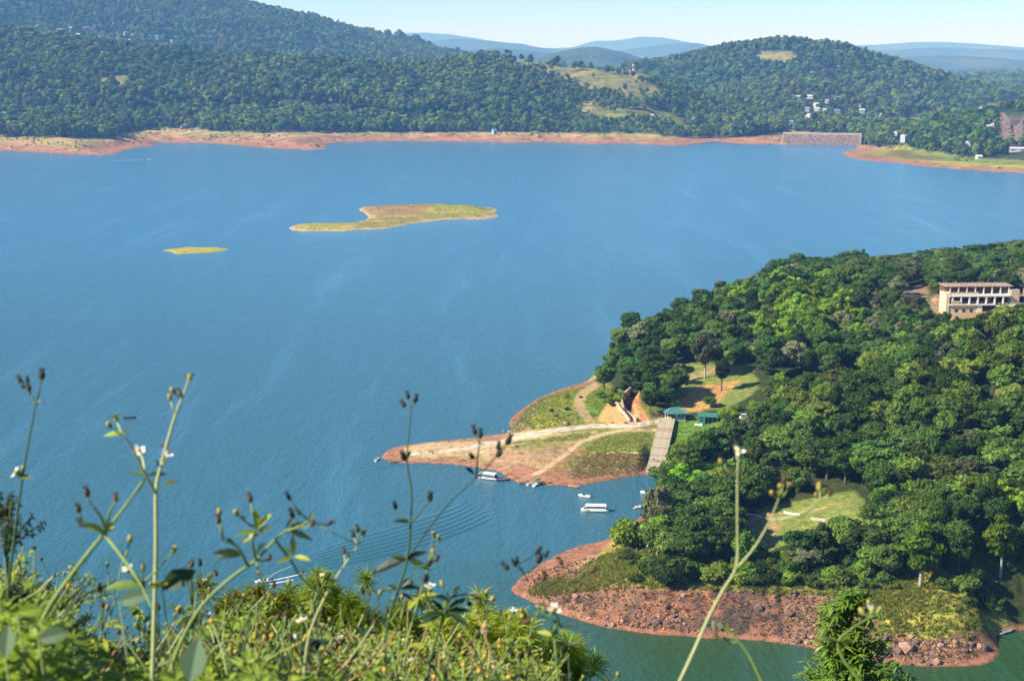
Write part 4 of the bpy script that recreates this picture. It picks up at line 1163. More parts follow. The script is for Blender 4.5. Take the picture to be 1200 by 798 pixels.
# ---- pavilion with hipped green roof
def pavilion():
    x, y, z = ground_at(791, 491)
    root = tag(empty('pavilion', (x, y, z), 0.1), 'small pavilion with a hipped green roof at the head of the ramp', 'pavilion')
    mb = MB(); mb.box((0, 0, -0.2), (7.6, 5.4, 1.0), M_CONC); mb.build('floor', root)
    for px_, py_ in ((-3.5, -2.4), (0, -2.4), (3.5, -2.4), (-3.5, 2.4), (0, 2.4), (3.5, 2.4)):
        m = MB(); m.box((px_, py_, 1.65), (0.22, 0.22, 2.7), M_WHITE); m.build('post', root)
    m = MB(); m.box((1.9, -0.2, 1.55), (3.0, 4.4, 2.5), M_BLUEW); w = m.build('wall', root)
    for k in (-0.75, 0.75):
        m = MB(); m.box((1.9 + k, -2.43, 1.8), (0.95, 0.06, 1.4), M_GLASS); m.box((1.9 + k, -2.47, 1.8), (0.08, 0.05, 1.5), M_WHITE); m.build('window', w)
    m = MB()
    w2, d2 = 4.7, 3.5
    m.add([(-w2, -d2, 2.95), (w2, -d2, 2.95), (w2, d2, 2.95), (-w2, d2, 2.95), (-1.6, 0, 4.7), (1.6, 0, 4.7)], [(0, 1, 5, 4), (1, 2, 5), (2, 3, 4, 5), (3, 0, 4), (3, 2, 1, 0)], M_GREENROOF)
    for e in (((-w2, -d2, 2.95), (-1.6, 0, 4.7)), ((w2, -d2, 2.95), (1.6, 0, 4.7)), ((-1.6, 0, 4.7), (1.6, 0, 4.7))):
        m.bar(Vector(e[0]) + Vector((0, 0, .08)), Vector(e[1]) + Vector((0, 0, .08)), 0.22, 0.14, M_BLUEW)
    m.build('roof', root)
    x2, y2, z2 = ground_at(779, 489)
    f = tag(empty('fence', (x2, y2, z2)), 'dark maroon fence beside the pavilion at the ramp head', 'fence')
    mb = MB(); mb.box((0, 0, 1.1), (5.6, 0.08, 0.10), M_MAROON); mb.box((0, 0, 0.4), (5.6, 0.08, 0.10), M_MAROON); mb.build('rail', f)
    pm = MB().box((0, 0, 0.6), (0.22, 0.06, 1.5), M_MAROON).mesh('board')
    for k in range(18):
        o = link('board', pm, f); o.location = (-2.7 + k * 0.317, -0.08, 0)
pavilion()
def shed():
    x, y, z = ground_at(828, 496)
    root = tag(empty('shed', (x, y, z), -0.12), 'green-walled shed with a flat green roof right of the pavilion', 'shed')
    m = MB(); m.box((-1.9, 0, 1.3), (2.6, 4.0, 3.4), M_GREENW); w = m.build('wall', root)
    m = MB(); m.box((-1.9, -2.04, 1.5), (0.8, 0.06, 0.9), M_GLASS); m.build('window', w)
    m = MB(); m.box((1.6, 0.6, 1.1), (4.4, 3.0, 3.0), M_DARKIN); m.build('rear_room', root)
    m = MB(); m.add([(-3.5, -2.4, 3.05), (4.3, -1.9, 2.85), (4.3, 2.6, 3.45), (-3.5, 2.6, 3.45), (-3.5, -2.4, 3.2), (4.3, -1.9, 3.0), (4.3, 2.6, 3.6), (-3.5, 2.6, 3.6)],
                    [(3, 2, 1, 0), (4, 5, 6, 7), (0, 1, 5, 4), (1, 2, 6, 5), (2, 3, 7, 6), (3, 0, 4, 7)], M_GREENROOF); m.build('roof', root)
    pm = MB().box((0, 0, 1.3), (0.16, 0.16, 3.2), M_GREENW).mesh('post')
    for k in (0.6, 2.2, 3.9):
        o = link('post', pm, root); o.location = (k, -1.5, 0)
    x, y, z = ground_at(819, 499)
    m = MB(); m.box((0, 0, 0.3), (3.4, 1.1, 0.55), M_WHITE, M=Matrix.Rotation(-0.5, 3, 'Z')); m.box((0.9, -0.6, 0.75), (1.0, 1.0, 0.4), M_WHITE, M=Matrix.Rotation(-0.5, 3, 'Z'))
    o = m.build('stacked_slabs'); o.location = (x, y, z); tag(o, 'white slabs stacked at the corner of the green shed', 'slabs')
shed()

# ---- low walls
def wall_line(label, pts, h, th, mat, gp=0.0, cat='wall', top=None):
    """a wall of stone blocks following ground points given in photo pixels"""
    P3 = [Vector(ground_at(a, b)) for a, b in smooth_line(pts, 4)]
    root = tag(empty('low_wall', P3[0]), label, cat)
    L = [0]
    for a, b in zip(P3, P3[1:]): L.append(L[-1] + (b.xy - a.xy).length)
    n = max(2, int(L[-1] / 1.6)); r = random.Random(len(label))
    def at(s):
        for i in range(len(P3) - 1):
            if s <= L[i + 1]:
                t = (s - L[i]) / max(1e-6, L[i + 1] - L[i]); return P3[i].lerp(P3[i + 1], t)
        return P3[-1]
    for k in range(n):
        a, b = at(L[-1] * k / n), at(L[-1] * (k + 1) / n); c = (a + b) / 2 - P3[0]; d = b - a
        m = MB(); hh = h * r.uniform(0.9, 1.1)
        m.box((0, 0, hh / 2 - 0.4), (math.hypot(d.x, d.y) - 0.05, th * r.uniform(.92, 1.08), hh + 0.8), mat)
        o = m.build('block', root); o.location = c; o.rotation_euler = (0, 0, math.atan2(d.y, d.x))
M_WALL = simple('pale_masonry', (0.52, 0.42, 0.30), 0.9, var=0.25, nscale=0.9, bump=0.4)
wall_line('curved tan masonry wall around the dark excavated trench', [(745,455),(737,460),(730,467),(729,475),(733,484),(741,491),(746,495)], 1.7, 0.7, M_WALL)
wall_line('short lower masonry wall stepping down the orange spoil', [(722,474),(727,481),(733,488),(738,495)], 1.3, 0.6, M_WALL)
wall_line('short white stone wall at the left of the terraced lawn', [(872,603),(880,604),(893,607)], 0.6, 0.5, M_CONCW)
wall_line('white stone wall below the grey path in the clearing', [(919,601),(926,603),(938,604)], 0.5, 0.5, M_CONCW)
wall_line('low tan wall along the lower edge of the terraced lawn', [(950,609),(968,611),(984,609),(1000,611)], 0.7, 0.5, M_WALL)
wall_line('pale wall by the steps at the lower left of the clearing', [(866,622),(872,624),(879,625)], 1.0, 0.7, M_CONCW)
wall_line('concrete kerb wall above the back lawn track', [(802,452),(812,446),(826,442)], 0.7, 0.5, M_CONC)

# ---- rocks
def rock_mesh(seed, mat, sub=2):
    r = np.random.RandomState(seed); v, f = (ico(sub))
    s = r.uniform(0.6, 1.2, 3)
    dd = v * (1 + 0.35 * (fbm(v[:, 0] * 2 + seed, v[:, 1] * 2 + v[:, 2] * 1.7, 1.3, 3))[:, None])
    dd = np.sign(dd) * np.abs(dd) ** 0.85 * s
    return mesh_np('boulder', dd, f, mat)
RK = [rock_mesh(i, M_STONE if i % 3 else M_STONE2, 1) for i in range(6)]
def rocks(n, poly, size, label, seed, zmin=0.05, pw=4):
    r = np.random.RandomState(seed)
    px = r.uniform(min(p[0] for p in poly), max(p[0] for p in poly), n * 5); py = r.uniform(min(p[1] for p in poly), max(p[1] for p in poly), n * 5)
    m = poly_inside(px, py, poly); px, py = px[m][:n], py[m][:n]
    out = []
    for a, b in zip(px, py):
        x, y, z = ground_at(a, b)
        if z < zmin or float(fbm(np.array(x), np.array(y), 7, 3)) < r.uniform(-.25, .3): continue
        s = size[0] + (size[1] - size[0]) * r.rand() ** pw
        out.append((x, y, z, s, r.uniform(0, 6.28)))
    scatter('rocks', out, [proto('rock', m_) for m_ in RK], label, 'rocks')
rocks(200, [(640,712),(680,695),(735,695),(760,692),(830,700),(850,725),(830,752),(760,745),(690,732)], (0.12, 1.1), 'grey and tan rocks littering the point of the lower bank', 5)
rocks(260, [(830,695),(960,695),(985,760),(930,755),(850,750)], (0.1, 1.0), 'dark broken rocks on the red cliff face', 6)
rocks(130, [(1040,745),(1120,750),(1165,760),(1110,785),(1050,778),(1030,760)], (0.12, 1.3), 'grey rocks at the foot of the right end of the cliff', 7)
rocks(260, [(596,505),(600,488),(640,462),(650,470),(615,500)], (0.15, 0.8), 'rocks at the foot of the yellow slope', 8)
rocks(240, [(603,695),(620,672),(660,645),(715,630),(700,636),(640,668),(612,694)], (0.1, 0.55), 'small stones along the inlet waterline', 9)
RKS = [rock_mesh(50 + i, M_STONE2 if i % 2 else M_EARTH, 1) for i in range(4)]
RK_, RK = RK, RKS
rocks(2600, [(603,694),(640,668),(700,655),(740,692),(830,697),(960,697),(1000,705),(1040,745),(1130,752),(1160,770),(1050,778),(950,757),(800,746),(700,734),(640,712)], (0.08, 0.45), 'crumbled red and tan clods over the whole cliff face', 15, 0.1, 2.0)
RK = RK_
bl = [(663,497,1.5,'dark grey boulder heap beside the pale road'),(605,524,1.1,'grey boulder in the grass patch on the spit'),(717,496,0.8,'dark stone at the foot of the orange spoil heap'),(733,496,0.9,'dark stone beside the curved wall foot'),
      (1062,762,2.2,'largest dark grey boulder at the water under the yellow grass'),(1040,770,1.6,'grey boulder at the water behind the leafy shrub'),(845,735,1.4,'brown boulder low on the middle of the cliff'),(770,733,1.6,'dark outcrop at the cliff foot near the point'),(675,700,1.2,'tan boulder on the bare point'),(890,715,1.8,'dark outcrop half way up the red cliff'),(925,720,1.7,'second dark outcrop right of the first on the red cliff')]
for px, py, s, lab in bl:
    x, y, z = ground_at(px, py); o = link('boulder', RK[int(px) % 6], None); o.location = (x, y, z + 0.15 * s); o.scale = (s, s, s * .8); tag(o, lab, 'boulder')
# spoil heap by the building
def heap(px, py, r_, h, lab, mat=M_EARTH):
    x, y, z = ground_at(px, py); V = []; F = []; n = 20; m_ = 8
    rr = np.random.RandomState(int(px))
    for i in range(m_ + 1):
        for k in range(n):
            t = i / m_; an = 6.283 * k / n; q = r_ * t * (1 + .18 * rr.uniform(-1, 1))
            V.append((q * math.cos(an), q * math.sin(an) * .7, h * (1 - t) ** 1.0 * (1 + .2 * rr.uniform(-1, 1)) - 0.5 * t))
    for i in range(m_):
        for k in range(n): F.append((i * n + k, (i + 1) * n + k, (i + 1) * n + (k + 1) % n, i * n + (k + 1) % n))
    o = link('spoil_heap', mesh_np('spoil_heap', V, F, mat)); o.location = (x, y, z - 0.3); tag(o, lab, 'earth heap')

# ---- the unfinished concrete building
def site():
    x, y, z = ground_at(1113, 369)
    root = tag(empty('unfinished_building', (x, y, z), 0.05), 'unfinished two-storey concrete building with open column bays', 'building')
    def part(nm, fn, loc=None, par=None):
        m = MB(); fn(m); o = m.build(nm, par or root)
        if loc: o.location = loc
        return o
    W = 44.0
    # lower storey: yellow walled left block, open right part
    part('lower_wall', lambda m: (m.box((6.5, 5.2, 0.4), (13.0, 9.6, 8.0), M_YELW)))
    part('corner_wall', lambda m: m.box((14.4, 1.2, 0.2), (2.6, 2.2, 8.6), M_CONCW))
    part('back_wall', lambda m: m.box((29, 10.6, 2.0), (29.0, 0.4, 9.6), M_DARKIN))
    part('end_wall', lambda m: m.box((-1.2, 5.0, 4.6), (1.6, 9.8, 11.0), M_YELW))
    # floors
    part('floor_slab', lambda m: m.box((10.5, 5.0, 4.7), (23.0, 11.0, 0.55), M_CONCW))
    part('upper_floor_slab', lambda m: m.box((14.0, 5.0, 9.0), (30.0, 11.0, 0.8), M_CONCW))
    part('terrace_slab', lambda m: m.box((32.5, 2.5, 4.1), (20.5, 10.0, 0.5), M_CONC))
    part('lower_terrace_slab', lambda m: m.box((33, 3.4, 0.6), (19.0, 8.0, 0.4), M_CONC))
    part('roof_slab', lambda m: (m.box((14.5, 7.2, 13.2), (33.0, 10.0, 0.35), simple('weathered_roof', (0.40, 0.29, 0.22), 0.9, var=0.35, nscale=0.6))))
    part('parapet', lambda m: m.box((7, 1.6, 9.9), (14.0, 0.3, 1.2), M_CONC))
    part('upper_back_wall', lambda m: m.box((14.5, 11.4, 11.0), (32.0, 0.3, 4.0), M_BRICK))
    part('mid_back_wall', lambda m: m.box((11, 9.6, 6.9), (22.0, 0.3, 3.9), M_DARKIN))
    part('stair_tower', lambda m: m.box((31.8, 3.2, 7.9), (4.2, 4.2, 7.2), M_CONC))
    part('front_wall', lambda m: m.box((2.5, -0.25, 5.8), (4.0, 0.3, 1.8), M_CONC))
    part('brick_infill', lambda m: (m.box((19.8, 5.0, 6.6), (3.4, 0.4, 3.2), M_BRICK)))
    cm = MB().box((0, 0, 2.05), (0.75, 0.75, 3.7), M_CONCW).mesh('column')
    for k in range(7):
        o = link('column', cm, root); o.location = (1.0 + k * 4.1, 0.1, 4.95)
    cb = MB().box((0, 0, 1.8), (0.5, 0.5, 3.6), M_CONCW).mesh('column')
    for k in range(8):
        o = link('column', cb, root); o.location = (0.5 + k * 4.1, 2.8, 9.42)
    cc = MB().box((0, 0, 1.6), (0.45, 0.45, 3.2), M_CONC).mesh('column')
    for k in range(6):
        o = link('column', cc, root); o.location = (23.6 + k * 3.7, -2.0, 0.82)
        o = link('column', cc, root); o.location = (24.2 + k * 3.7, 0.2, -2.6)
    rp_ = MB().box((0, 0, 0.65), (0.14, 0.14, 1.3), M_WHITE).mesh('railing_post')
    for k in range(12):
        o = link('railing_post', rp_, root); o.location = (22.9 + k * 1.75, -2.35, 4.35)
    part('railing', lambda m: (m.box((32.5, -2.35, 5.70), (20.2, 0.12, 0.12), M_WHITE), m.box((32.5, -2.35, 5.0), (20.2, 0.08, 0.08), M_WHITE)))
    for k in range(3):
        part('window', lambda m: m.box((3.2 + k * 3.6, 0.37, 1.8), (1.5, 0.12, 1.5), M_GLASS))
    r = random.Random(3); m = MB()
    for k in range(60):
        a = r.uniform(-1, 30); b = r.uniform(2.6, 11); m.box((a, b, 13.38 + .5), (0.10, 0.10, 1.0 + r.random() * .8), M_BRICK)
    o = m.build('rebar', root); o['kind'] = 'stuff'
    m = MB(); m.box((0, 0, 3.2), (5, 6, 7.5), M_BRICK); o = m.build('brick_block', root); o.location = (41.5, 6.5, 4)
site()
heap(1163, 375, 9, 4.6, 'heap of orange spoil below the unfinished building')
heap(1176, 381, 6, 2.6, 'lower tan spoil heap below the terrace of the unfinished building', M_EARTH)
heap(1098, 352, 4, 2.2, 'small earth heap at the left end of the unfinished building')

# ---- vehicles
def car(px, py, rz, body, label, van=False, s=1.0):
    x, y, z = ground_at(px, py)
    root = tag(empty('parked_van' if van else 'parked_car', (x, y, z), rz, s), label, 'van' if van else 'car')
    L, W, H = (4.9, 1.9, 1.25) if van else (4.2, 1.7, 0.75)
    m = MB()
    prof = [(-L/2, .35), (-L/2, .35 + H * .55), (-L/2 + .1, .35 + H), (L/2 - .9, .35 + H), (L/2 - .1, .35 + H * .62), (L/2, .35)]
    def ext(m, prof, w, mat):
        n = len(prof); vs = [(a, -w / 2, b) for a, b in prof] + [(a, w / 2, b) for a, b in prof]
        m.add(vs, [tuple(range(n)), tuple(range(n, 2 * n))[::-1]] + [(i, i + n, (i + 1) % n + n, (i + 1) % n) for i in range(n)], mat)
    ext(m, prof, W, body); bo = m.build('body', root)
    m = MB(); t = .35 + H
    cab = [(-L/2 + .15, t), (-L/2 + .4, t + .62), (L/2 - 1.9, t + .62), (L/2 - 1.1, t)] if not van else [(-L/2 + .05, t), (-L/2 + .2, t + .7), (L/2 - 1.5, t + .7), (L/2 - .85, t)]
    ext(m, cab, W * .9, M_GLASS); m.build('windows', root)
    m = MB(); m.box(((cab[1][0] + cab[2][0]) / 2, 0, t + (.65 if not van else .73)), (cab[2][0] - cab[1][0] + .1, W * .92, .07), body)
    for a in (cab[1][0] + .05, (cab[1][0] + cab[2][0]) / 2, cab[2][0] - .02):
        for sgn in (-1, 1): m.box((a, sgn * W * .455, t + .32), (.09, .05, .62), body)
    m.build('roof', root)
    wmesh = MB(); wmesh.tube([(0, -.12, 0), (0, .12, 0)], .34, M_TYRE, 12); wmesh.tube([(0, -.13, 0), (0, .13, 0)], .18, M_TIN, 8); wm_ = wmesh.mesh('wheel')
    for a in (-L / 2 + .85, L / 2 - .85):
        for sgn in (-1, 1):
            o = link('wheel', wm_, root); o.location = (a, sgn * (W / 2 - .1), .34)
car(1067, 350, 2.9, M_WHITE, 'white van parked in the gap among trees left of the unfinished building', True, 1.35)
car(858, 489, 0.1, M_BLUEP, 'dark blue car parked right of the green shed', False, 1.15)
car(874, 491, 0.2, M_TIN, 'grey car parked behind the blue one right of the green shed', False, 1.1)
car(1161, 389, 0.3, M_TINB, 'pale blue car below the spoil heap', True, 1.1)
car(1056, 360, 0.3, M_TIN, 'silver car parked below the white van', False, 1.1)

# ---- boats
def hull_mesh(L, W, Hh, mat, inner=None, sharp=0.8):
    """open hull, bow towards +x"""
    n = 13; V = []; F = []
    for i in range(n):
        t = i / (n - 1); x = -L / 2 + L * t
        w = W / 2 * (1 - max(0, (t - 0.45) / 0.55) ** 2.2) * (0.86 + 0.14 * min(1, t * 4))
        w = max(w, 0.02); sh = Hh * (1 + 0.35 * max(0, t - .5) * 2 * sharp)
        V += [(x, -w, sh), (x, -w * 0.82, Hh * .25), (x, -w * .3, -0.12 + .3 * max(0, t - .8)), (x, w * .3, -0.12 + .3 * max(0, t - .8)), (x, w * 0.82, Hh * .25), (x, w, sh),
              (x, w - .1 if w > .15 else w * .3, sh), (x, max(w - .16, .005), Hh * .45), (x, -max(w - .16, .005), Hh * .45), (x, -w + .1 if w > .15 else -w * .3, sh)]
    for i in range(n - 1):
        for k in range(10):
            F.append((i * 10 + k, (i + 1) * 10 + k, (i + 1) * 10 + (k + 1) % 10, i * 10 + (k + 1) % 10))
    me = MB(); me.v = V; me.mi(mat); me.mi(inner or mat)
    for j, f in enumerate(F): me.f.append(list(f)); me.m.append(1 if j % 10 in (6, 7, 8) else 0); me.sm.append(j % 10 in (0, 1, 2, 3, 4))
    for e in (0, (n - 1) * 10):
        me.f.append([e + k for k in range(10)] if e == 0 else [e + k for k in range(10)][::-1]); me.m.append(0); me.sm.append(False)
    return me
def boat_root(name, px, py, head, label, cat='boat', group=None, z=0.0):
    x, y = on_z(px, py, 0.0); 
    if z is None: x, y, z = ground_at(px, py)
    return tag(empty(name, (float(x), float(y), z), head), label, cat, group)
def tour_boat(px, py, head, label, stripe, L=9.0, people=False):
    root = boat_root('tour_boat', px, py, head, label)
    hull_mesh(L, 2.7, 0.85, M_WHITE, M_TIN).build('hull', root)
    m = MB(); m.box((-.3, 0, 1.0), (L * .74, 2.3, .5), stripe); m.build('coaming', root)
    m = MB(); m.box((-.35, 0, 1.55), (L * .66, 1.9, .75), M_GLASS); m.build('window_band', root)
    pm = MB().box((0, 0, 1.6), (.14, .10, 1.1), M_WHITE).mesh('pillar')
    for k in range(8):
        for s in (-1, 1):
            o = link('pillar', pm, root); o.location = (-L * .37 + k * L * .093, s * 1.13, 0)
    m = MB(); w = 1.32; a, b = -L * .42, L * .33
    m.add([(a, -w, 2.12), (b, -w, 2.12), (b, w, 2.12), (a, w, 2.12), (a + .1, -w * .8, 2.38), (b - .3, -w * .8, 2.38), (b - .3, w * .8, 2.38), (a + .1, w * .8, 2.38)],
          [(3, 2, 1, 0), (4, 5, 6, 7), (0, 1, 5, 4), (1, 2, 6, 5), (2, 3, 7, 6), (3, 0, 4, 7)], M_WHITE); m.build('roof', root)
    m = MB(); m.add([(b - .05, -1.1, 2.1), (b - .05, 1.1, 2.1), (b + .75, .85, 1.0), (b + .75, -.85, 1.0)], [(0, 1, 2, 3), (3, 2, 1, 0)], M_GLASS)
    m.bar((b, 0, 2.1), (b + .78, 0, 1.0), .08, .08, M_WHITE); m.bar((b, -1.1, 2.1), (b + .78, -.86, 1.0), .1, .1, M_WHITE); m.bar((b, 1.1, 2.1), (b + .78, .86, 1.0), .1, .1, M_WHITE)
    m.build('windscreen', root)
    m = MB(); m.box((L * .43, 0, .98), (1.0, 1.0, .12), M_WHITE); m.build('foredeck', root)
    return root
tour_boat(697, 599, math.pi - 0.06, 'white covered tour boat afloat in the middle of the inlet', M_WHITE, 9.2)
tour_boat(571, 561, math.pi - 0.42, 'white tour boat with a dark side band moored bow-out at the spit', M_DKHULL, 8.4)
def small_boat(px, py, head, label, hullm, inner, L=4.6, W=1.7, name='motorboat', extras='screen', z=0.0, group=None):
    root = boat_root(name, px, py, head, label, 'boat', group, z)
    hull_mesh(L, W, 0.62, hullm, inner).build('hull', root)
    sm_ = MB().box((0, 0, .52), (.42, W * .74, .10), M_WOOD if extras == 'row' else M_WHITE).mesh('seat')
    for k in ((-.25, .05, .25) if extras == 'row' else (-.22, .02)):
        o = link('seat', sm_, root); o.location = (k * L, 0, 0)
    if extras == 'screen':
        m = MB(); m.box((L * .24, 0, .72), (L * .26, W * .7, .16), hullm); m.build('foredeck', root)
        m = MB(); m.add([(L * .10, -W * .36, 1.15), (L * .10, W * .36, 1.15), (L * .18, W * .36, .8), (L * .18, -W * .36, .8)], [(0, 1, 2, 3), (3, 2, 1, 0)], M_GLASS); m.build('windscreen', root)
        m = MB(); m.box((-L / 2 - .12, 0, .75), (.32, .34, .5), M_DKHULL); m.box((-L / 2 - .14, 0, .2), (.14, .12, .8), M_DKHULL); m.build('outboard_motor', root)
    if extras == 'canopy':
        pm = MB().box((0, 0, 1.1), (.06, .06, 1.4), M_WHITE).mesh('pole')
        for a in (-1, 1):
            for b in (-1, 1):
                o = link('pole', pm, root); o.location = (a * L * .25, b * W * .42, 0)
        m = MB(); gable(m, 0, 0, 1.75, L * .62, W * .9, .5, M_SAIL, .1); m.build('canopy', root)
    return root
small_boat(685, 582, math.pi - 0.5, 'white speedboat above the tour boat in the inlet', M_WHITE, M_TIN, 4.6)
small_boat(757, 578, math.pi - 0.25, 'white motorboat near the foot of the jetty ramp', M_WHITE, M_TIN, 3.8)
small_boat(749, 595, 0.25, 'white and red motorboat half hidden by the inlet trees', M_WHITE, M_REDP, 4.2)
small_boat(672, 570.5, math.pi - 0.45, 'orange wooden rowing boat touching the red shore', M_ORWOOD, M_WOOD, 4.2, 1.5, 'rowing_boat', 'row')
small_boat(613, 566, 0.35, 'pale wooden boat at the left of the moored cluster', M_WOOD, M_WOOD, 3.6, 1.3, 'rowing_boat', 'row')
small_boat(621, 567.5, 0.9, 'small white boat left of the green-canopied boat', M_WHITE, M_TIN, 3.0, 1.2, 'rowing_boat', 'row')
small_boat(629, 568, 1.0, 'white boat under a green canopy in the moored cluster', M_WHITE, M_TIN, 4.6, 1.9, 'canopy_boat', 'canopy')
small_boat(640, 567.5, 0.4, 'dark boat at the right of the moored cluster', M_DKHULL, M_WOOD, 4.0, 1.4, 'rowing_boat', 'row')
small_boat(466, 541.5, 0.25, 'long pale narrow boat drawn up at the tip of the spit', M_WOOD, M_WOOD, 6.5, 1.1, 'rowing_boat', 'row', 0.05)
small_boat(442, 539, 1.2, 'small white boat just off the tip of the spit', M_WHITE, M_TIN, 3.2, 1.3, 'rowing_boat', 'row')
small_boat(152, 490, 0.05, 'dark low rowing boat alone on the open water at the left', M_DKHULL, M_DKHULL, 5.4, 1.0, 'rowing_boat', 'row')
small_boat(1180, 741, 0.5, 'pale boat drawn up on the shore of the shaded cove', M_TIN, M_GREENROOF, 4.6, 1.5, 'rowing_boat', 'row', 0.1)
small_boat(590, 563, 0.1, 'dark narrow boat behind the moored tour boat', M_DKHULL, M_WOOD, 5.0, 1.1, 'rowing_boat', 'row')
SB = small_boat(309, 682, math.pi + 0.35, 'white speedboat running left behind the weeds with a white wake', M_WHITE, M_DKHULL, 4.8)
small_boat(175, 187, 0.1, 'tiny white boat near the far shore at the left', M_WHITE, M_TIN, 6.0, 2.0)
small_boat(381, 175, 1.0, 'tiny white boat moored at the tip of the far red point', M_WHITE, M_TIN, 6.0, 2.4)

# wake and ripples
M_FOAM = simple('foam', (0.75, 0.80, 0.82), 0.6, var=0.15, nscale=1.5)
def ripple(pts, w, h, mat, kind_name='wake'):
    """low travelling wave crest on the water along points given in photo pixels"""
    q = [Vector((*map(float, on_z(a, b, 0)), 0)) for a, b in smooth_line(pts, 8)]
    V = []; F = []; K = 7; n = len(q)
    for i, p in enumerate(q):
        t = (q[min(i + 1, n - 1)] - q[max(i - 1, 0)]).normalized(); s = Vector((-t.y, t.x, 0)); e = math.sin(math.pi * min(1, (i + .5) / n)) ** .5
        ww = w * (0.5 + .5 * e)
        for k in range(K):
            u = k / (K - 1) * 2 - 1; V.append(tuple(p + s * u * ww + Vector((0, 0, 0.004 + h * e * (math.cos(u * math.pi) + 1) / 2))))
    for i in range(n - 1):
        for k in range(K - 1): F.append((i * K + k, (i + 1) * K + k, (i + 1) * K + k + 1, i * K + k + 1))
    return V, F
def ripples(lines, mat, label):
    V = []; F = []
    for pts, w, h in lines:
        v, f = ripple(pts, w, h, mat); F += [tuple(i + len(V) for i in q) for q in f]; V += v
    o = link('wake', mesh_np('wake', V, F, mat, smooth=True)); tag(o, label, kind='stuff')
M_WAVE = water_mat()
nt_ = M_WAVE.node_tree
for nd in nt_.nodes:
    if nd.type == 'BUMP': nd.inputs['Distance'].default_value = 0.1
L_ = []
for k in range(7):
    o_ = k * 6.0
    L_.append(([(330 + 4 * k, 676 - o_ * .62), (400, 662 - o_ * .72), (470, 645 - o_ * .80), (530, 627 - o_ * .86), (577 - k * 5, 606 - o_ * .55)], 1.2, 0.38 - .03 * k))
for k in range(5):
    L_.append(([(385 + k * 6, 566 - k * 3), (420, 553 - k * 4), (455, 546 - k * 2.2), (470, 543.5 - k)], 0.8, 0.10))
ripples(L_, M_WAVE, 'curved wake waves spreading across the inlet mouth')
ripples([([(314, 681), (330, 677.5), (355, 672), (380, 667)], .32, .10), ([(316, 684), (328, 682), (344, 679)], .35, .10), ([(313, 678), (325, 670), (345, 662)], .10, .05)], M_FOAM, 'white foam trail of the speedboat')
m = MB(); r = random.Random(9)
for k in range(90):
    t = r.random(); m.ball((r.uniform(-.25, .25) + .5 * (1 - t) * r.random(), r.uniform(-.3, .3), 0.1 + 2.3 * t * t), 0.10 * (1.25 - t), M_FOAM, 5, 3)
o = m.build('spray'); o.location = P(313.5, 680.5, 1).copy(); x, y = on_z(313.5, 682, 0); o.location = (float(x), float(y), 0); tag(o, 'white spray rising behind the speedboat', kind='stuff')
ripples([([(168, 187.5), (150, 188), (130, 188.7)], 0.4, .06)], M_FOAM, 'faint foam line behind the tiny far boat')

# ---- people
def person_mesh(shirt, trousers, sit=False, arm=0.2, key='p'):
    V = {'pel': (0, 0, .95), 'sp': (0, 0, 1.12), 'ch': (0, 0, 1.36), 'nk': (0, 0, 1.50), 'hd': (0, .015, 1.60), 'ht': (0, .01, 1.71)}
    E = [('pel', 'sp'), ('sp', 'ch'), ('ch', 'nk'), ('nk', 'hd'), ('hd', 'ht')]
    R = {'pel': .14, 'sp': .13, 'ch': .15, 'nk': .06, 'hd': .095, 'ht': .07}
    for s, n in ((-1, 'l'), (1, 'r')):
        if sit: leg = [(.10, -.02, .90), (.13, .42, .88), (.13, .48, .46), (.13, .60, .42)]
        else: leg = [(.10, 0, .88), (.11, .03 * s, .50), (.12, -.05 * s, .09), (.12, .12 - .05 * s, .04)]
        arm_ = [(.19, 0, 1.42), (.25 + arm * .3, .03, 1.17), (.24 + arm * .4, .14, .95), (.24 + arm * .4, .19, .87)]
        pts = [(nm + n, tuple(c * (s if i == 0 else 1) for i, c in enumerate(q)), rd) for nm, q, rd in
               [('hp', leg[0], .10), ('kn', leg[1], .065), ('an', leg[2], .045), ('to', leg[3], .04), ('sh', arm_[0], .065), ('el', arm_[1], .045), ('wr', arm_[2], .035), ('ha', arm_[3], .04)]]
        for nm, q, rd in pts: V[nm] = q; R[nm] = rd
        E += [('pel', 'hp' + n), ('hp' + n, 'kn' + n), ('kn' + n, 'an' + n), ('an' + n, 'to' + n), ('ch', 'sh' + n), ('sh' + n, 'el' + n), ('el' + n, 'wr' + n), ('wr' + n, 'ha' + n)]
    keys = list(V); me = bpy.data.meshes.new('sk'); me.from_pydata([V[k] for k in keys], [(keys.index(a), keys.index(b)) for a, b in E], [])
    ob = bpy.data.objects.new('sk', me); COL.objects.link(ob)
    ob.modifiers.new('s', 'SKIN'); ob.modifiers.new('b', 'SUBSURF').levels = 1
    for k, sv in zip(keys, me.skin_vertices[0].data): sv.radius = (R[k], R[k] * (.75 if k in ('pel', 'sp', 'ch') else 1)); sv.use_root = (k == 'pel')
    dg = bpy.context.evaluated_depsgraph_get(); dg.update()
    out = bpy.data.meshes.new_from_object(ob.evaluated_get(dg)); out.name = 'person'
    bpy.data.objects.remove(ob)
    out.materials.clear()
    for mt in (shirt, trousers, M_SKIN, M_HAIR): out.materials.append(mt)
    for p in out.polygons:
        c = p.center; p.use_smooth = True
        if c.z > 1.66 or (c.z > 1.56 and c.y < -.02): p.material_index = 3
        elif c.z > 1.47 or (abs(c.x) > .2 and c.z < 1.12) or c.z < .07: p.material_index = 2
        elif c.z > (0.98): p.material_index = 0
        else: p.material_index = 1
    return out
cl = lambda n, c: simple('cloth_' + n, c, 0.8)
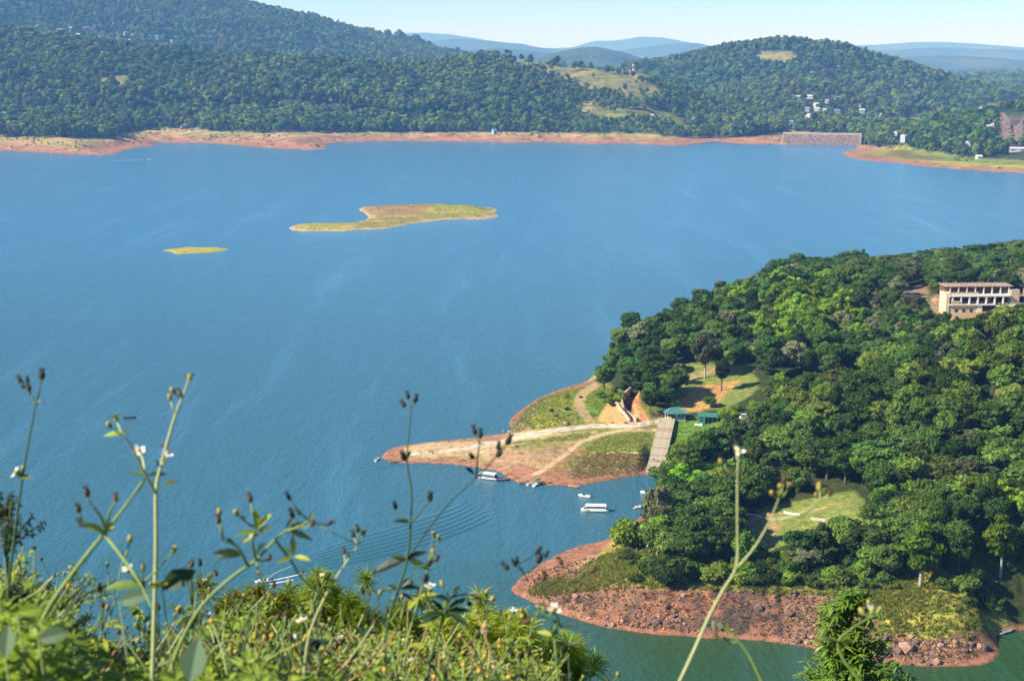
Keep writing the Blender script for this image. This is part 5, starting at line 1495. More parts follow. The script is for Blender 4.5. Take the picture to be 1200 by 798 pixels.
PM = {'white': person_mesh(M_WHITE, cl('khaki', (.35, .28, .18))), 'red': person_mesh(cl('red', (.40, .05, .06)), cl('navy', (.04, .05, .12))), 'dark': person_mesh(cl('black', (.03, .03, .035)), cl('navy', (.04, .05, .12)), arm=.5),
      'sit': person_mesh(cl('grey', (.20, .20, .22)), cl('navy', (.04, .05, .12)), True), 'blue': person_mesh(cl('blue', (.08, .16, .40)), cl('khaki', (.35, .28, .18)), arm=.3)}
def person(px, py, which, rz, label, z=None, dz=0.0):
    if z is None: x, y, z = ground_at(px, py)
    else: x, y = map(float, on_z(px, py, z))
    o = link('person', PM[which]); o.location = (x, y, z + dz); o.rotation_euler = (0, 0, rz); tag(o, label, 'person'); return o
person(526, 519, 'red', 0.5, 'person in a red top and dark trousers standing on the spit')
person(590, 508, 'white', 0.3, 'leftmost of three people in white tops beside the cove of the spit')
person(596, 509, 'white', 2.2, 'middle one of three people in white tops beside the cove')
person(603, 507.5, 'white', 4.0, 'rightmost of three people in white tops, nearest the rocky slope')
person(504, 531, 'sit', 1.0, 'person in grey sitting on the middle of the spit', dz=-.42)
person(507, 532, 'sit', 3.6, 'second person in grey sitting to the right of the first on the spit', dz=-.42)
person(456, 534, 'dark', 1.8, 'person in black near the tip of the spit')
def on_ramp(t, s, which, rz, label, dz=0):
    p = RT.lerp(RB_, t) + RS * s; o = link('person', PM[which]); o.location = (p.x, p.y, p.z + .2 + dz); o.rotation_euler = (0, 0, rz); tag(o, label, 'person')
on_ramp(0.80, 1.2, 'sit', 0.4, 'person sitting on the left side of the ramp near the water', -.42)
on_ramp(0.82, -0.6, 'sit', 1.0, 'person in grey sitting just right of the other one on the ramp', -.42)
on_ramp(0.84, -2.3, 'dark', 2.0, 'person in black standing at the right edge of the ramp')
on_ramp(0.10, 2.4, 'blue', 2.0, 'person in a blue top standing at the top left of the ramp')

# ---- buildings beyond the lake
HOUSES = []
HW = [simple('house_wall_cream', (0.50, 0.45, 0.36), .9), simple('house_wall_grey', (0.36, 0.36, 0.35), .9), simple('house_wall_white', (0.55, 0.54, 0.52), .9), simple('house_wall_blue', (0.34, 0.41, 0.48), .9)]
def far_ground(px, py):
    return ground_at(px, py, H_far, 1700, 7000)
def house(px, py, w, d, h, wallm, roofm, label, group=None, rz=0.0, lift=0.0, win=2):
    q = int(px * 7 + py) % 4
    if wallm is M_CONCW: wallm = HW[q]
    h *= (0.75, 1.0, 0.85, 1.1)[q]; w *= (1.0, .8, 1.15, .9)[q]; rz += (-.5, .2, .7, -.1)[(q + int(px)) % 4] if w < 24 else 0; lift = min(lift, 3)
    x, y, z = far_ground(px, py); HOUSES.append((x, y, z, w))
    root = tag(empty('house', (x, y, z), rz), label, 'house', group)
    m = MB(); m.box((0, 0, (h + lift) / 2 - 1), (w, d, h + lift + 2), wallm); wl = m.build('wall', root)
    m = MB(); gable(m, 0, 0, h + lift, w, d, min(3.2, d * .3), roofm, .6); m.build('roof', root)
    if win:
        wm_ = MB().box((0, 0, 0), (w / (win * 2.4), .12, h * .32), M_GLASS).mesh('window')
        for k in range(win):
            o = link('window', wm_, wl); o.location = (-w / 2 + w * (k + .5) / win, -d / 2 - .04, lift + h * .55)
    return root
# hilltop settlement at the upper left
HT = 3
house(101, 38, 26, 12, 9, M_CONCW, M_TINR, 'large white house with a red roof on the upper left hilltop', None, 0.1, HT, 6)
for i, (px, py, w, lab) in enumerate([(70,38,18,'long pale house left of the red-roofed one on the hilltop'),(82,37,12,'small white house between the long one and the red-roofed one'),(44,35,8,'lone white hut at the left end of the hilltop settlement'),
        (130,41,9,'small white house just right of the red-roofed one'),(138,43,10,'white house second to the right of the red-roofed one'),(147,42,10,'white house in the middle of the right-hand hilltop row'),(156,44,11,'low white house in the right-hand hilltop row'),
        (166,44,10,'white house before the blue-roofed ones on the hilltop'),(175,46,12,'blue-roofed house in the right-hand hilltop row'),(184,47,12,'second blue-roofed house at the right of the hilltop row'),(152,51,8,'single hut below the hilltop row'),(201,52,12,'last white house at the right end of the hilltop row'),(62,43,8,'small hut below the long pale hilltop house'),(92,44,10,'low pale hut below the red-roofed house')]):
    house(px, py, w, 8, 6, M_CONCW, [M_TIN, M_CONCW, M_TINB][i % 3] if 'blue' not in lab else M_TINB, lab, None, 0.2 * math.sin(i * 3), HT, 2)
house(24, 133, 16, 9, 6, M_CONCW, M_TINR, 'pinkish-roofed house among the trees at the far left', None, 0.3, 9, 3)
house(4, 138, 12, 8, 5, M_CONCW, M_TIN, 'white house cut by the left edge of the picture', None, 0.2, 7, 2)
house(216, 150, 10, 6, 4.5, M_CONCW, M_TIN, 'white open boathouse on the far bank', None, 0.0, 1, 3)
house(233, 151, 8, 5, 4.5, M_CONCW, M_TIN, 'smaller white boathouse right of the other on the far bank', None, 0.0, 1, 2)
house(485, 130, 7, 7, 12, M_CONCW, M_TIN, 'tall narrow white house in the dark gap between the hills', None, 0.3, 4, 2)
house(482, 121, 7, 6, 6, M_CONCW, M_TINB, 'upper of the two houses in the dark gap between the hills', None, 0.3, 6, 1)
house(579, 158, 7, 6, 7, M_BLUEW, M_TINB, 'small blue pump house on the far red bank', None, 0.0, 0, 2)
house(864, 149, 13, 8, 5, M_CONCW, M_TIN, 'white house right behind the shore left of the dam', None, 0.1, 2, 3)
house(878, 148, 9, 7, 4, M_CONC, M_TIN, 'grey house right of the white one near the shore left of the dam', None, 0.1, 2, 2)
house(763, 139, 10, 7, 4, M_CONCW, M_TIN, 'white house on the green slope right of the grassy hill', None, 0.1, 2, 2)
for i, (px, py, w, lab) in enumerate([(935,117,14,'pale house at the upper left of the village behind the dam'),(948,116,16,'wide white house at the top of the village'),(981,118,15,'blue-white roofed house at the upper right of the village'),(969,121,6,'small white hut between the two upper village houses'),
        (957,125,12,'grey-roofed house in the second row of the village'),(946,131,12,'white-roofed house left in the middle row of the village'),(957,131,10,'house right of the white-roofed one in the middle row'),(966,133,12,'middle house of the village with a bright roof'),(981,133,10,'house at the right of the middle village row'),
        (944,141,12,'brightest white house at the lower left of the village'),(948,138,8,'small hut above the brightest white house'),(926,147,14,'long low house just behind the left end of the dam'),(956,148,14,'low white house behind the middle of the dam'),(990,151,6,'small white hut at the right end of the dam'),(1008,126,10,'house at the right fringe of the village'),(1010,133,12,'lower house at the right fringe of the village'),(1031,138,6,'tiny hut right of the village')]):
    house(px, py, w, 8, 5, M_CONCW, [M_TIN, M_CONCW, M_TINB][i % 3], lab, None, 0.3 * math.sin(i * 2), 1.5, 2)
for i, (px, py, w, lab) in enumerate([(1051,162,12,'grey roofed shed left on the right-hand headland'),(1059,166,10,'white shed at the water side of the right-hand headland'),(1111,172,9,'white house nearest the water on the right-hand headland'),(1135,174,8,'white cube house right of the nearest one on the headland'),
        (1149,131,12,'white house at the top of the right-hand headland'),(1158,147,12,'pale-roofed house in the middle of the headland'),(1158,155,9,'white house below the pale-roofed one on the headland'),(1163,152,8,'small white house beside the quarry'),(1192,178,22,'long white roofed shed at the right edge beside the quarry'),(1147,187,7,'tiny white hut on the headland beach'),(1196,122,8,'reddish house on the headland skyline at the right edge')]):
    house(px, py, w, 8, 5, M_CONCW, M_TIN if i != 10 else M_TINR, lab, None, 0.25 * math.sin(i * 2.3), 3 if i not in (8, 9) else 0, 2)
house(1092, 78, 30, 12, 10, M_CONCW, M_TIN, 'pale building on the blue ridge behind the right-hand hill', None, 0.1, 12, 0)

grow_forest(HOUSES)
# ---- dam: stone-faced embankment
M_DAM = simple('dam_stone', (0.28, 0.22, 0.19), 0.95, var=0.3, nscale=0.4)
def dam():
    (ax, ay), (bx, by) = [tuple(map(float, p)) for p in (on_z(924, 168.5), on_z(1006, 170))]
    a = Vector((ax, ay + 10, 0)); b = Vector((bx, by + 14, 0)); d = (b - a); L = d.length; ang = math.atan2(d.y, d.x)
    root = tag(empty('dam', a, ang), 'stone-faced earth dam across the end of the lake', 'dam')
    h = 17.0
    def prism(m, x0, x1, prof, mat):
        n = len(prof); vs = [(x0, p, q) for p, q in prof] + [(x1, p, q) for p, q in prof]
        m.add(vs, [tuple(range(n)), tuple(range(n, 2 * n))[::-1]] + [(i, i + n, (i + 1) % n + n, (i + 1) % n) for i in range(n)], mat)
    m = MB(); prism(m, -8, L + 8, [(-26, -3), (0, h), (7, h), (34, -3)], simple('dam_fill', (0.24, 0.18, 0.15), 0.95, var=0.3, nscale=0.3)); m.build('embankment', root)
    m = MB(); prism(m, -8, L + 8, [(-.2, h + .05), (-.2, h + 1.3), (.25, h + 1.3), (.25, h + .05)], M_CONC); m.build('parapet', root)
    m = MB(); r = random.Random(8)
    for i in range(62):
        for k in range(12):
            t = (k + .5) / 13.5; y_ = -26 + 26 * t; z_ = -3 + (h + 3) * t
            if z_ < 0 or r.random() < .12: continue
            sz = r.uniform(0.7, 1.6)
            m.box((i / 62 * (L + 10) - 5 + r.uniform(-.5, .5), y_ - .45, z_ + .45), (sz, sz * .8, sz * .7), M_STONE2 if r.random() < .4 else (M_STONE if r.random() < .5 else M_DAM), rz=r.uniform(-.5, .5))
    o = m.build('facing_stones', root); o['kind'] = 'stuff'
dam()
# ---- radio mast
def mast():
    x, y, z = at_dist(742, 86, 3050); x, y, z = float(x), float(y), float(z)
    root = tag(empty('radio_mast', (x, y, z - 4)), 'red and white lattice radio mast on the saddle between the hills', 'mast')
    H = 26
    for k, n in enumerate(range(6)):
        m = MB(); mt = M_REDP if k % 2 else M_WHITE; z0, z1 = H * k / 6, H * (k + 1) / 6; w0, w1 = 2.4 - 1.6 * k / 6, 2.4 - 1.6 * (k + 1) / 6
        cs = [(-1, -1), (1, -1), (1, 1), (-1, 1)]
        for i in range(4):
            a, b = cs[i], cs[(i + 1) % 4]
            m.bar((a[0] * w0, a[1] * w0, z0), (a[0] * w1, a[1] * w1, z1), .55, .55, mt)
            m.bar((a[0] * w0, a[1] * w0, z0), (b[0] * w1, b[1] * w1, z1), .25, .25, mt); m.bar((a[0] * w1, a[1] * w1, z1), (b[0] * w1, b[1] * w1, z1), .25, .25, mt)
        m.build('lattice_section', root)
    m = MB(); m.tube([(0, 0, H), (0, 0, H + 5)], .25, M_REDP, 6); m.build('antenna', root)
    m = MB(); m.tube([(-1.2, -1.3, H * .8), (-1.2, -2.0, H * .8)], 1.3, M_WHITE, 10); m.build('dish', root)
mast()
# quarry face
def quarry():
    p = [far_ground(1176, 168), far_ground(1235, 172)]
    a, b = Vector(p[0]), Vector(p[1]); V = []; F = []; nx, nz = 24, 14; r = np.random.RandomState(3)
    for i in range(nx + 1):
        for k in range(nz + 1):
            q = a.lerp(b, i / nx); z = -3 + 47 * k / nz
            V.append((q.x + r.uniform(-1, 1), q.y + 8 + .35 * z + 3.5 * math.sin(i * 1.1) + r.uniform(-2.2, 2.2), q.z + z * (0.78 + .22 * math.sin(i * .5 + 1)) ))
    for i in range(nx):
        for k in range(nz): F.append((i * (nz + 1) + k, (i + 1) * (nz + 1) + k, (i + 1) * (nz + 1) + k + 1, i * (nz + 1) + k + 1))
    o = link('quarry_face', mesh_np('quarry_face', V, F, M_STONE)); tag(o, 'grey quarried rock face at the right edge of the headland', 'rock face')
quarry()

# ================================================================== FOREGROUND: weeds on the viewer's bank
F_WEED = foliage('weed_leaves', (0.035, 0.070, 0.010), (0.36, 0.43, 0.04), trans=0.32, rough=0.45)
F_WEEDD = foliage('dark_weed_leaves', (0.012, 0.035, 0.014), (0.045, 0.085, 0.025), trans=0.25, rough=0.45)
F_NEEDLE = foliage('needle_tufts', (0.05, 0.10, 0.016), (0.34, 0.42, 0.05), trans=0.35)
M_STEM = simple('weed_stem', (0.20, 0.28, 0.07), 0.6, nscale=30, var=0.2)
M_STEMP = simple('pale_weed_stem', (0.42, 0.46, 0.20), 0.6, nscale=30, var=0.15)
M_STEMD = simple('dark_weed_stem', (0.05, 0.10, 0.04), 0.6, nscale=30, var=0.2)
M_PETAL = simple('white_petal', (0.80, 0.78, 0.66), 0.6, nscale=40, var=0.06)
M_DISC = simple('yellow_disc', (0.55, 0.33, 0.04), 0.8, nscale=200, var=0.3)
M_BUD = simple('green_bud', (0.22, 0.26, 0.06), 0.8, nscale=120, var=0.3)
M_SEED = simple('brown_seed_head', (0.10, 0.07, 0.03), 0.9, nscale=120, var=0.4)
M_SEEDD = simple('dark_seed_head', (0.025, 0.03, 0.02), 0.9, nscale=120, var=0.4)
def leaf_into(V, F, T, base, d, L, w, nrm, seed, droop=0.25):
    """one pointed leaf of 4 cross rows, folded a little at its midrib"""
    d = d.normalized(); s = d.cross(nrm)
    if s.length < 1e-4: s = Vector((1, 0, 0))
    s.normalize(); n = s.cross(d).normalized(); k = len(V)
    prof = [(0, .10), (.25, .8), (.5, 1.0), (.78, .6), (1.0, 0.03)]
    for t, q in prof:
        c = base + d * (L * t) - Vector((0, 0, 1)) * (droop * L * t * t)
        V.append(tuple(c - s * (w * q) + n * (w * .25 * q))); V.append(tuple(c)); V.append(tuple(c + s * (w * q) + n * (w * .25 * q)))
        T += [seed] * 3
    for i in range(4):
        a = k + i * 3; F.append((a, a + 1, a + 4, a + 3)); F.append((a + 1, a + 2, a + 5, a + 4))
def head(kind, c, up, r, parent, rnd):
    """flower head: bud, open flower or seed head, as a child of its plant"""
    m = MB(); q = up.to_track_quat('Z', 'Y').to_matrix()
    if kind == 'flower':
        m.ball(c, (r * .55, r * .55, r * .8), M_BUD, 8, 5, q); m.ball(c + up * r * .6, (r * .5, r * .5, r * .42), M_DISC, 8, 4, q)
        n = 5; o = m.build('flower', parent)
        p = MB()
        for k in range(n):
            if rnd.random() < .15: continue
            a = 6.283 * k / n + rnd.random(); dx = q @ Vector((math.cos(a), math.sin(a), .25)); sx = q @ Vector((-math.sin(a), math.cos(a), 0))
            b = c + up * r * .5; p.add([b + sx * r * .15, b + dx * r * .9 + sx * r * .48, b + dx * r * 1.55, b + dx * r * .9 - sx * r * .48, b - sx * r * .15], [(0, 1, 2, 3, 4)], M_PETAL)
        p.build('petals', o); return
    if kind == 'bud': m.ball(c, (r * .6, r * .6, r * .85), M_BUD, 8, 5, q); m.ball(c + up * r * .55, (r * .5, r * .5, r * .4), M_DISC, 8, 4, q); m.build('bud', parent); return
    mt = M_SEEDD if kind == 'dark' else M_SEED
    m.ball(c, (r * .62, r * .62, r), mt, 8, 6, q)
    for k in range(12):
        a = 6.283 * k / 12; dx = q @ Vector((math.cos(a) * .45, math.sin(a) * .45, 1.15)); m.tube([c + up * r * .4, c + dx * r * 1.25], r * .07, mt, 3, False)
    m.build('seed_head', parent)
def weed(label, depth, stems, heads, leaves, mat='g', thick=0.0035, seed=1, name='weed_plant', lean=0.04):
    """a tall weed: stems as photo-pixel polylines at a real depth, rooted in the bank"""
    rnd = random.Random(seed); sm = {'g': M_STEM, 'p': M_STEMP, 'd': M_STEMD}[mat]
    def W(px, py, k=0.0): return P(px, py, depth + k)
    first = stems[0]
    base = W(first[0][0], first[0][1]); gz = float(H_near(base.x, base.y))
    foot = Vector((base.x * 1.0, base.y, gz - .03))
    root = tag(empty(name, foot), label, 'weed')
    for i, s in enumerate(stems):
        off = 0 if i == 0 else rnd.uniform(-lean, lean) * 2
        n = len(s); pts = [W(a, b, off * (k / max(1, n - 1))) - foot for k, (a, b) in enumerate(smooth_line(s, 4))] if True else None
        n = len(pts)
        for k in range(n): pts[k] = pts[k]
        if i == 0 and pts[0].z > 0.02: pts = [Vector((0, 0, 0)), pts[0] * .5] + pts
        th = thick * (.82 if i == 0 else .55); m = len(pts)
        MBs = MB(); MBs.tube(pts, [th * (1.15 - .75 * k / m) for k in range(m)], sm, 7); MBs.build('stem', root)
    for hd in heads:
        px, py, kind = hd[:3]; r = 1.2 * (hd[3] if len(hd) > 3 else 4.2) * depth / FPX
        c = W(px, py, rnd.uniform(-lean, lean)) - foot
        # pedicel from the nearest stem end
        j = min((pt for s in stems for pt in s), key=lambda q: (q[0] - px) ** 2 + (q[1] - py) ** 2 + (0 if q[1] > py else 400)) 
        a = W(*j) - foot; up = (c - a); up = up.normalized() if up.length > 1e-5 else Vector((0, 0, 1)); up = (up + Vector((0, 0, .6))).normalized()
        if (c - a).length > r * 1.2:
            q = MB(); q.tube([a, a.lerp(c, .5) + Vector((0, 0, -.004)), c - up * r * .6], [th_ for th_ in (thick * .42, thick * .34, thick * .3)], sm, 5); q.build('pedicel', root)
        head(kind, c, up, r, root, rnd)
    for (px, py, ang, Lp, dark) in leaves:
        L = Lp * depth / FPX; V = []; F = []; T = []
        d = Vector((math.cos(ang), rnd.uniform(-.5, .5), math.sin(ang))); b = W(px, py) - foot
        leaf_into(V, F, T, b, d, L, L * .15, Vector((rnd.uniform(-.4, .4), -.6, .8)), rnd.random(), .18)
        o = link('leaf', mesh_np('leaf', V, F, F_WEEDD if dark else F_WEED, tint=T), root)
    return root
D = math.pi / 180
weed('tall pale-stemmed weed with a forked top, tallest on the left bank', 2.35,
     [[(179,790),(181,720),(183,640),(183,575),(189,545),(197,515),(206,485),(214,465),(221,446)], [(183,578),(170,555),(158,530),(146,510)], [(170,555),(168,540),(164,530)]],
     [(203,458,'bud',4.5),(211,461,'seed',4),(222,443,'flower',4.5),(199,466,'bud',4),(136,491,'flower',4.5),(128,498,'bud',4.2),(163,529,'flower',4.5),(169,528,'bud',4),(196,533,'flower',4.5),(194,521,'seed',4)],
     [(146,508,178*D,26,0),(172,557,172*D,26,1),(172,557,10*D,24,1),(172,560,230*D,24,1),(172,560,-60*D,16,0),(190,568,20*D,22,0),(188,548,120*D,14,0),(146,508,60*D,12,0)], 'p', .0045, 3)
weed('long leaning weed crossing the pale-stemmed one', 2.15,
     [[(28,798),(52,722),(88,668),(122,625),(140,602),(156,580),(168,563)], [(122,625),(145,655),(165,685),(178,712)], [(124,622),(118,605),(108,592)], [(124,622),(128,602),(134,590)], [(122,625),(108,615),(98,613)]],
     [(92,596,'seed',5),(102,577,'seed',5),(135,584,'seed',5),(95,613,'dark',5),(152,632,'bud',5),(150,668,'flower',4),(168,664,'bud',4),(204,644,'bud',5)],
     [(122,622,160*D,34,1),(122,622,150*D,24,0),(124,620,75*D,18,0),(126,622,35*D,18,0),(165,685,178*D,44,0),(172,690,25*D,30,0),(170,690,100*D,16,0)], 'g', .0045, 4)
weed('thin dark weed with black seed heads at the far left', 2.6,
     [[(6,798),(9,700),(18,620),(27,555),(35,510),(42,472)], [(42,474),(46,458),(48,448)], [(42,474),(36,462),(32,452)]],
     [(49,440,'dark',5.5),(23,445,'dark',4),(32,446,'dark',3.5),(27,452,'dark',4),(34,455,'seed',4),(22,555,'flower',5),(27,549,'bud',4)],
     [(42,472,25*D,12,1),(22,560,20*D,22,0),(18,610,160*D,18,0)], 'd', .0036, 5)
weed('slender dark weed rising over the tip of the sandy spit', 2.9,
     [[(452,798),(452,745),(463,700),(477,656),(481,615),(482,575),(477,540),(480,500),(482,478)], [(477,655),(500,622),(528,588),(558,560)], [(481,615),(470,602),(464,596)], [(481,615),(492,600),(503,586)], [(558,560),(570,548),(580,536)], [(558,560),(560,535),(562,520)]],
     [(478,464,'dark',3.6),(487,468,'dark',4),(473,474,'dark',4),(463,593,'dark',4.2),(504,583,'dark',5),(473,535,'dark',5),(556,505,'dark',4.5),(563,509,'dark',4.5),(596,516,'dark',5),(585,531,'dark',5),(584,523,'dark',4),(553,535,'dark',4)],
     [(477,655,195*D,46,1),(477,655,165*D,24,1),(477,655,-15*D,30,1),(477,655,25*D,28,1),(481,612,160*D,22,1),(468,690,185*D,26,1),(468,690,10*D,26,1),(468,692,150*D,18,1),(470,688,50*D,20,1),(562,520,10*D,8,1),(556,556,130*D,18,1),(477,538,70*D,14,1),(477,538,140*D,8,1),(468,695,215*D,16,1),(470,695,-30*D,18,1)], 'd', .0036, 6)
weed('arching leafy weed in front of the running speedboat', 2.3,
     [[(196,798),(212,752),(238,708),(272,676),(300,656),(322,632),(335,622)], [(290,662),(278,640),(262,634)], [(300,655),(296,635),(300,618)], [(322,632),(340,655),(356,680),(385,702)], [(335,622),(350,617),(362,610)]],
     [(257,600,'bud',4.5),(256,609,'seed',4.5),(277,601,'bud',4.5),(293,584,'seed',4.5),(338,582,'dark',4),(342,602,'dark',4.5),(366,614,'seed',4),(315,654,'seed',4),(304,671,'bud',4),(386,613,'seed',4),(285,607,'bud',3.5)],
     [(285,650,160*D,38,1),(285,650,178*D,34,1),(276,640,120*D,22,1),(300,650,60*D,30,1),(300,620,50*D,30,0),(302,618,95*D,28,0),(300,622,175*D,26,0),(305,625,200*D,28,0),(335,620,60*D,22,1),(338,620,25*D,26,1),(338,622,-15*D,30,1),(345,648,95*D,26,1),(345,652,5*D,22,0),(345,652,185*D,22,0),(346,650,140*D,18,0),(362,612,70*D,18,1),(300,625,30*D,24,0)], 'g', .0044, 7)
weed('weed leaning right with a pair of brown buds above the wake', 2.5,
     [[(356,798),(362,745),(383,695),(405,660),(420,638)]], [(426,624,'bud',4.5),(414,627,'dark',4),(419,620,'seed',4),(403,646,'seed',3.5),(350,600,'seed',3.5)], [(410,655,100*D,14,0),(395,680,170*D,16,0)], 'p', .003, 8)
weed('straight weed with one pale flower against the wooded bank', 2.2,
     [[(796,799),(812,765),(832,720),(848,690),(863,662),(864,610),(864,560),(865,540)], [(865,664),(885,640),(902,610),(913,583)], [(902,610),(925,606),(948,596),(962,583)]],
     [(866,531,'flower',4.5),(845,541,'bud',4),(862,524,'seed',4),(919,562,'seed',4.5),(925,570,'flower',4.5),(914,570,'bud',4),(905,578,'bud',4),(960,571,'flower',5.5),(966,576,'bud',4.5),(973,578,'seed',4),(957,580,'bud',3.5)],
     [(864,664,165*D,12,0),(866,664,15*D,14,0),(913,583,110*D,16,0),(913,585,60*D,18,0),(864,600,80*D,10,0),(962,584,75*D,12,0)], 'p', .0030, 9)
weed('bent weed crossing the green water below the cliff', 2.4,
     [[(893,799),(878,768),(866,752),(852,738),(835,728)]], [(851,748,'bud',4),(838,742,'seed',4)], [(852,738,100*D,12,0),(866,752,190*D,14,0),(858,742,40*D,12,0)], 'g', .003, 10)
weed('small dark-headed weed in front of the bare point', 3.0,
     [[(668,798),(664,755),(650,716),(635,690),(618,672)], [(618,680),(612,668),(606,660)], [(635,690),(655,680),(668,668)]],
     [(593,664,'dark',4.5),(603,660,'dark',3.5),(606,657,'dark',3),(630,646,'dark',4),(632,655,'dark',5),(640,650,'dark',3.5),(657,658,'seed',4),(637,676,'seed',4.5),(694,668,'seed',4.5),(686,689,'seed',4)],
     [(664,755,160*D,22,1),(664,755,20*D,24,1),(660,735,140*D,18,1),(660,735,40*D,18,1),(650,716,170*D,14,1)], 'd', .0028, 11)
weed('weed with many small dark leaves left of the bare point', 2.7,
     [[(500,799),(508,760),(520,722),(528,700),(540,690)], [(520,722),(505,708),(496,690)], [(528,700),(548,696),(572,706)], [(505,708),(492,680),(484,664)]],
     [(503,660,'dark',4.5),(511,655,'seed',4),(504,690,'flower',4.5),(518,684,'bud',4),(499,678,'dark',5),(570,695,'bud',4),(577,702,'bud',4.5),(550,707,'dark',4),(569,731,'flower',6),(560,745,'bud',5),(561,704,'seed',4.5)],
     [(520,718,175*D,30,1),(520,718,195*D,30,1),(520,718,10*D,34,1),(525,714,35*D,30,1),(520,716,130*D,22,1),(524,716,-20*D,32,1),(530,700,60*D,20,1),(528,704,150*D,24,1),(548,697,30*D,18,1)], 'd', .0036, 12)
weed('leafy stem standing in front of the cliff, right of the middle', 2.6,
     [[(1010,799),(990,775),(982,752),(1000,735),(1022,722)], [(982,752),(970,748),(960,752)]], [(1022,717,'flower',5),(1030,715,'flower',4.5),(1010,716,'bud',5),(1018,706,'bud',4)],
     [(984,752,160*D,20,0),(984,752,60*D,20,0),(984,755,20*D,22,0),(1000,735,95*D,12,0)], 'g', .0034, 13)
weed('weed with a white and a yellow flower over the bare bank', 2.5,
     [[(655,799),(652,770),(648,740),(640,722),(634,712)], [(648,740),(654,728),(650,716)]], [(637,714,'flower',5.5),(648,716,'flower',5.5),(614,722,'bud',5),(617,728,'seed',5),(612,716,'bud',4)],
     [(648,742,20*D,24,0),(648,745,165*D,22,0)], 'g', .003, 14)

# --- a row of smaller flowering weeds filling the edge of the bank
def small_weed(x, y, h, seed, label, group, dark=False):
    rnd = random.Random(seed); z = float(H_near(x, y)); root = tag(empty('weed_plant', (x, y, z - .02), rnd.uniform(0, 6)), label, 'weed', group)
    st = MB(); V = []; F = []; T = []
    for b in range(rnd.randint(2, 4)):
        a = rnd.uniform(0, 6.28); lean = rnd.uniform(.05, .35) * h; hh = h * rnd.uniform(.65, 1.0)
        pts = [Vector((math.cos(a) * lean * t * t, math.sin(a) * lean * t * t, hh * t)) for t in (0, .25, .5, .75, 1)]
        st.tube(pts, [.004, .0036, .003, .0024, .0016], M_STEMD if dark else M_STEM, 6)
        for t in (.3, .42, .54, .66, .78, .9):
            p = pts[0].lerp(pts[-1], t); p = Vector((math.cos(a) * lean * t * t, math.sin(a) * lean * t * t, hh * t))
            for s in range(2):
                la = rnd.uniform(0, 6.28)
                for k in (-.5, 0, .5): leaf_into(V, F, T, p, Vector((math.cos(la + k), math.sin(la + k), rnd.uniform(0, .6))), rnd.uniform(.03, .065), rnd.uniform(.006, .011), Vector((0, 0, 1)), rnd.random(), .3)
        for k in range(rnd.randint(2, 4)):
            tip = pts[-1]; c = tip + Vector((rnd.uniform(-.045, .045), rnd.uniform(-.045, .045), rnd.uniform(.0, .06)))
            st.tube([pts[3].lerp(tip, .7), c], .0011, M_STEMD if dark else M_STEM, 4)
            head(rnd.choice(['flower', 'bud', 'bud', 'bud', 'seed', 'seed', 'seed', 'seed'] if not dark else ['dark', 'seed', 'bud']), c, Vector((rnd.uniform(-.3, .3), rnd.uniform(-.3, .3), 1)).normalized(), rnd.uniform(.0055, .0085), root, rnd)
    st.build('stem', root)
    link('foliage', mesh_np('foliage', V, F, F_WEEDD if dark else F_WEED, tint=T), root)
rr = random.Random(5)
k = 0
for i in range(58):
    px = rr.uniform(0, 660); y = rr.uniform(2.5, 4.0)
    x = (px - 600) / FPX * y * 1.0
    tz = rr.uniform(660, 760) if px < 420 else rr.uniform(700, 780)
    if 90 < px < 125 and True: tz = rr.uniform(730, 790)
    top = float(at_dist(px, tz, y)[2]); h = top - float(H_near(x, y))
    if h < .12: continue
    third = 'at the left edge' if px < 60 else ('under the leaning weed' if px < 130 else ('around the pale-stemmed weed' if px < 215 else ('under the arching weed' if px < 300 else ('under the speedboat' if px < 390 else ('around the weed before the spit' if px < 480 else ('among the dark-leaved weeds' if px < 570 else 'in front of the right-hand pines'))))))
    tall_ = 'tall' if h > .75 else ('short' if h < .5 else 'knee-high')
    dk = rr.random() < .3
    small_weed(x, y, h, 100 + i, f'{tall_} {"dark-leaved" if dk else "fresh green"} flowering weed {third}', f'{tall_} {"dark" if dk else "green"} flowering weeds {third}', dk)

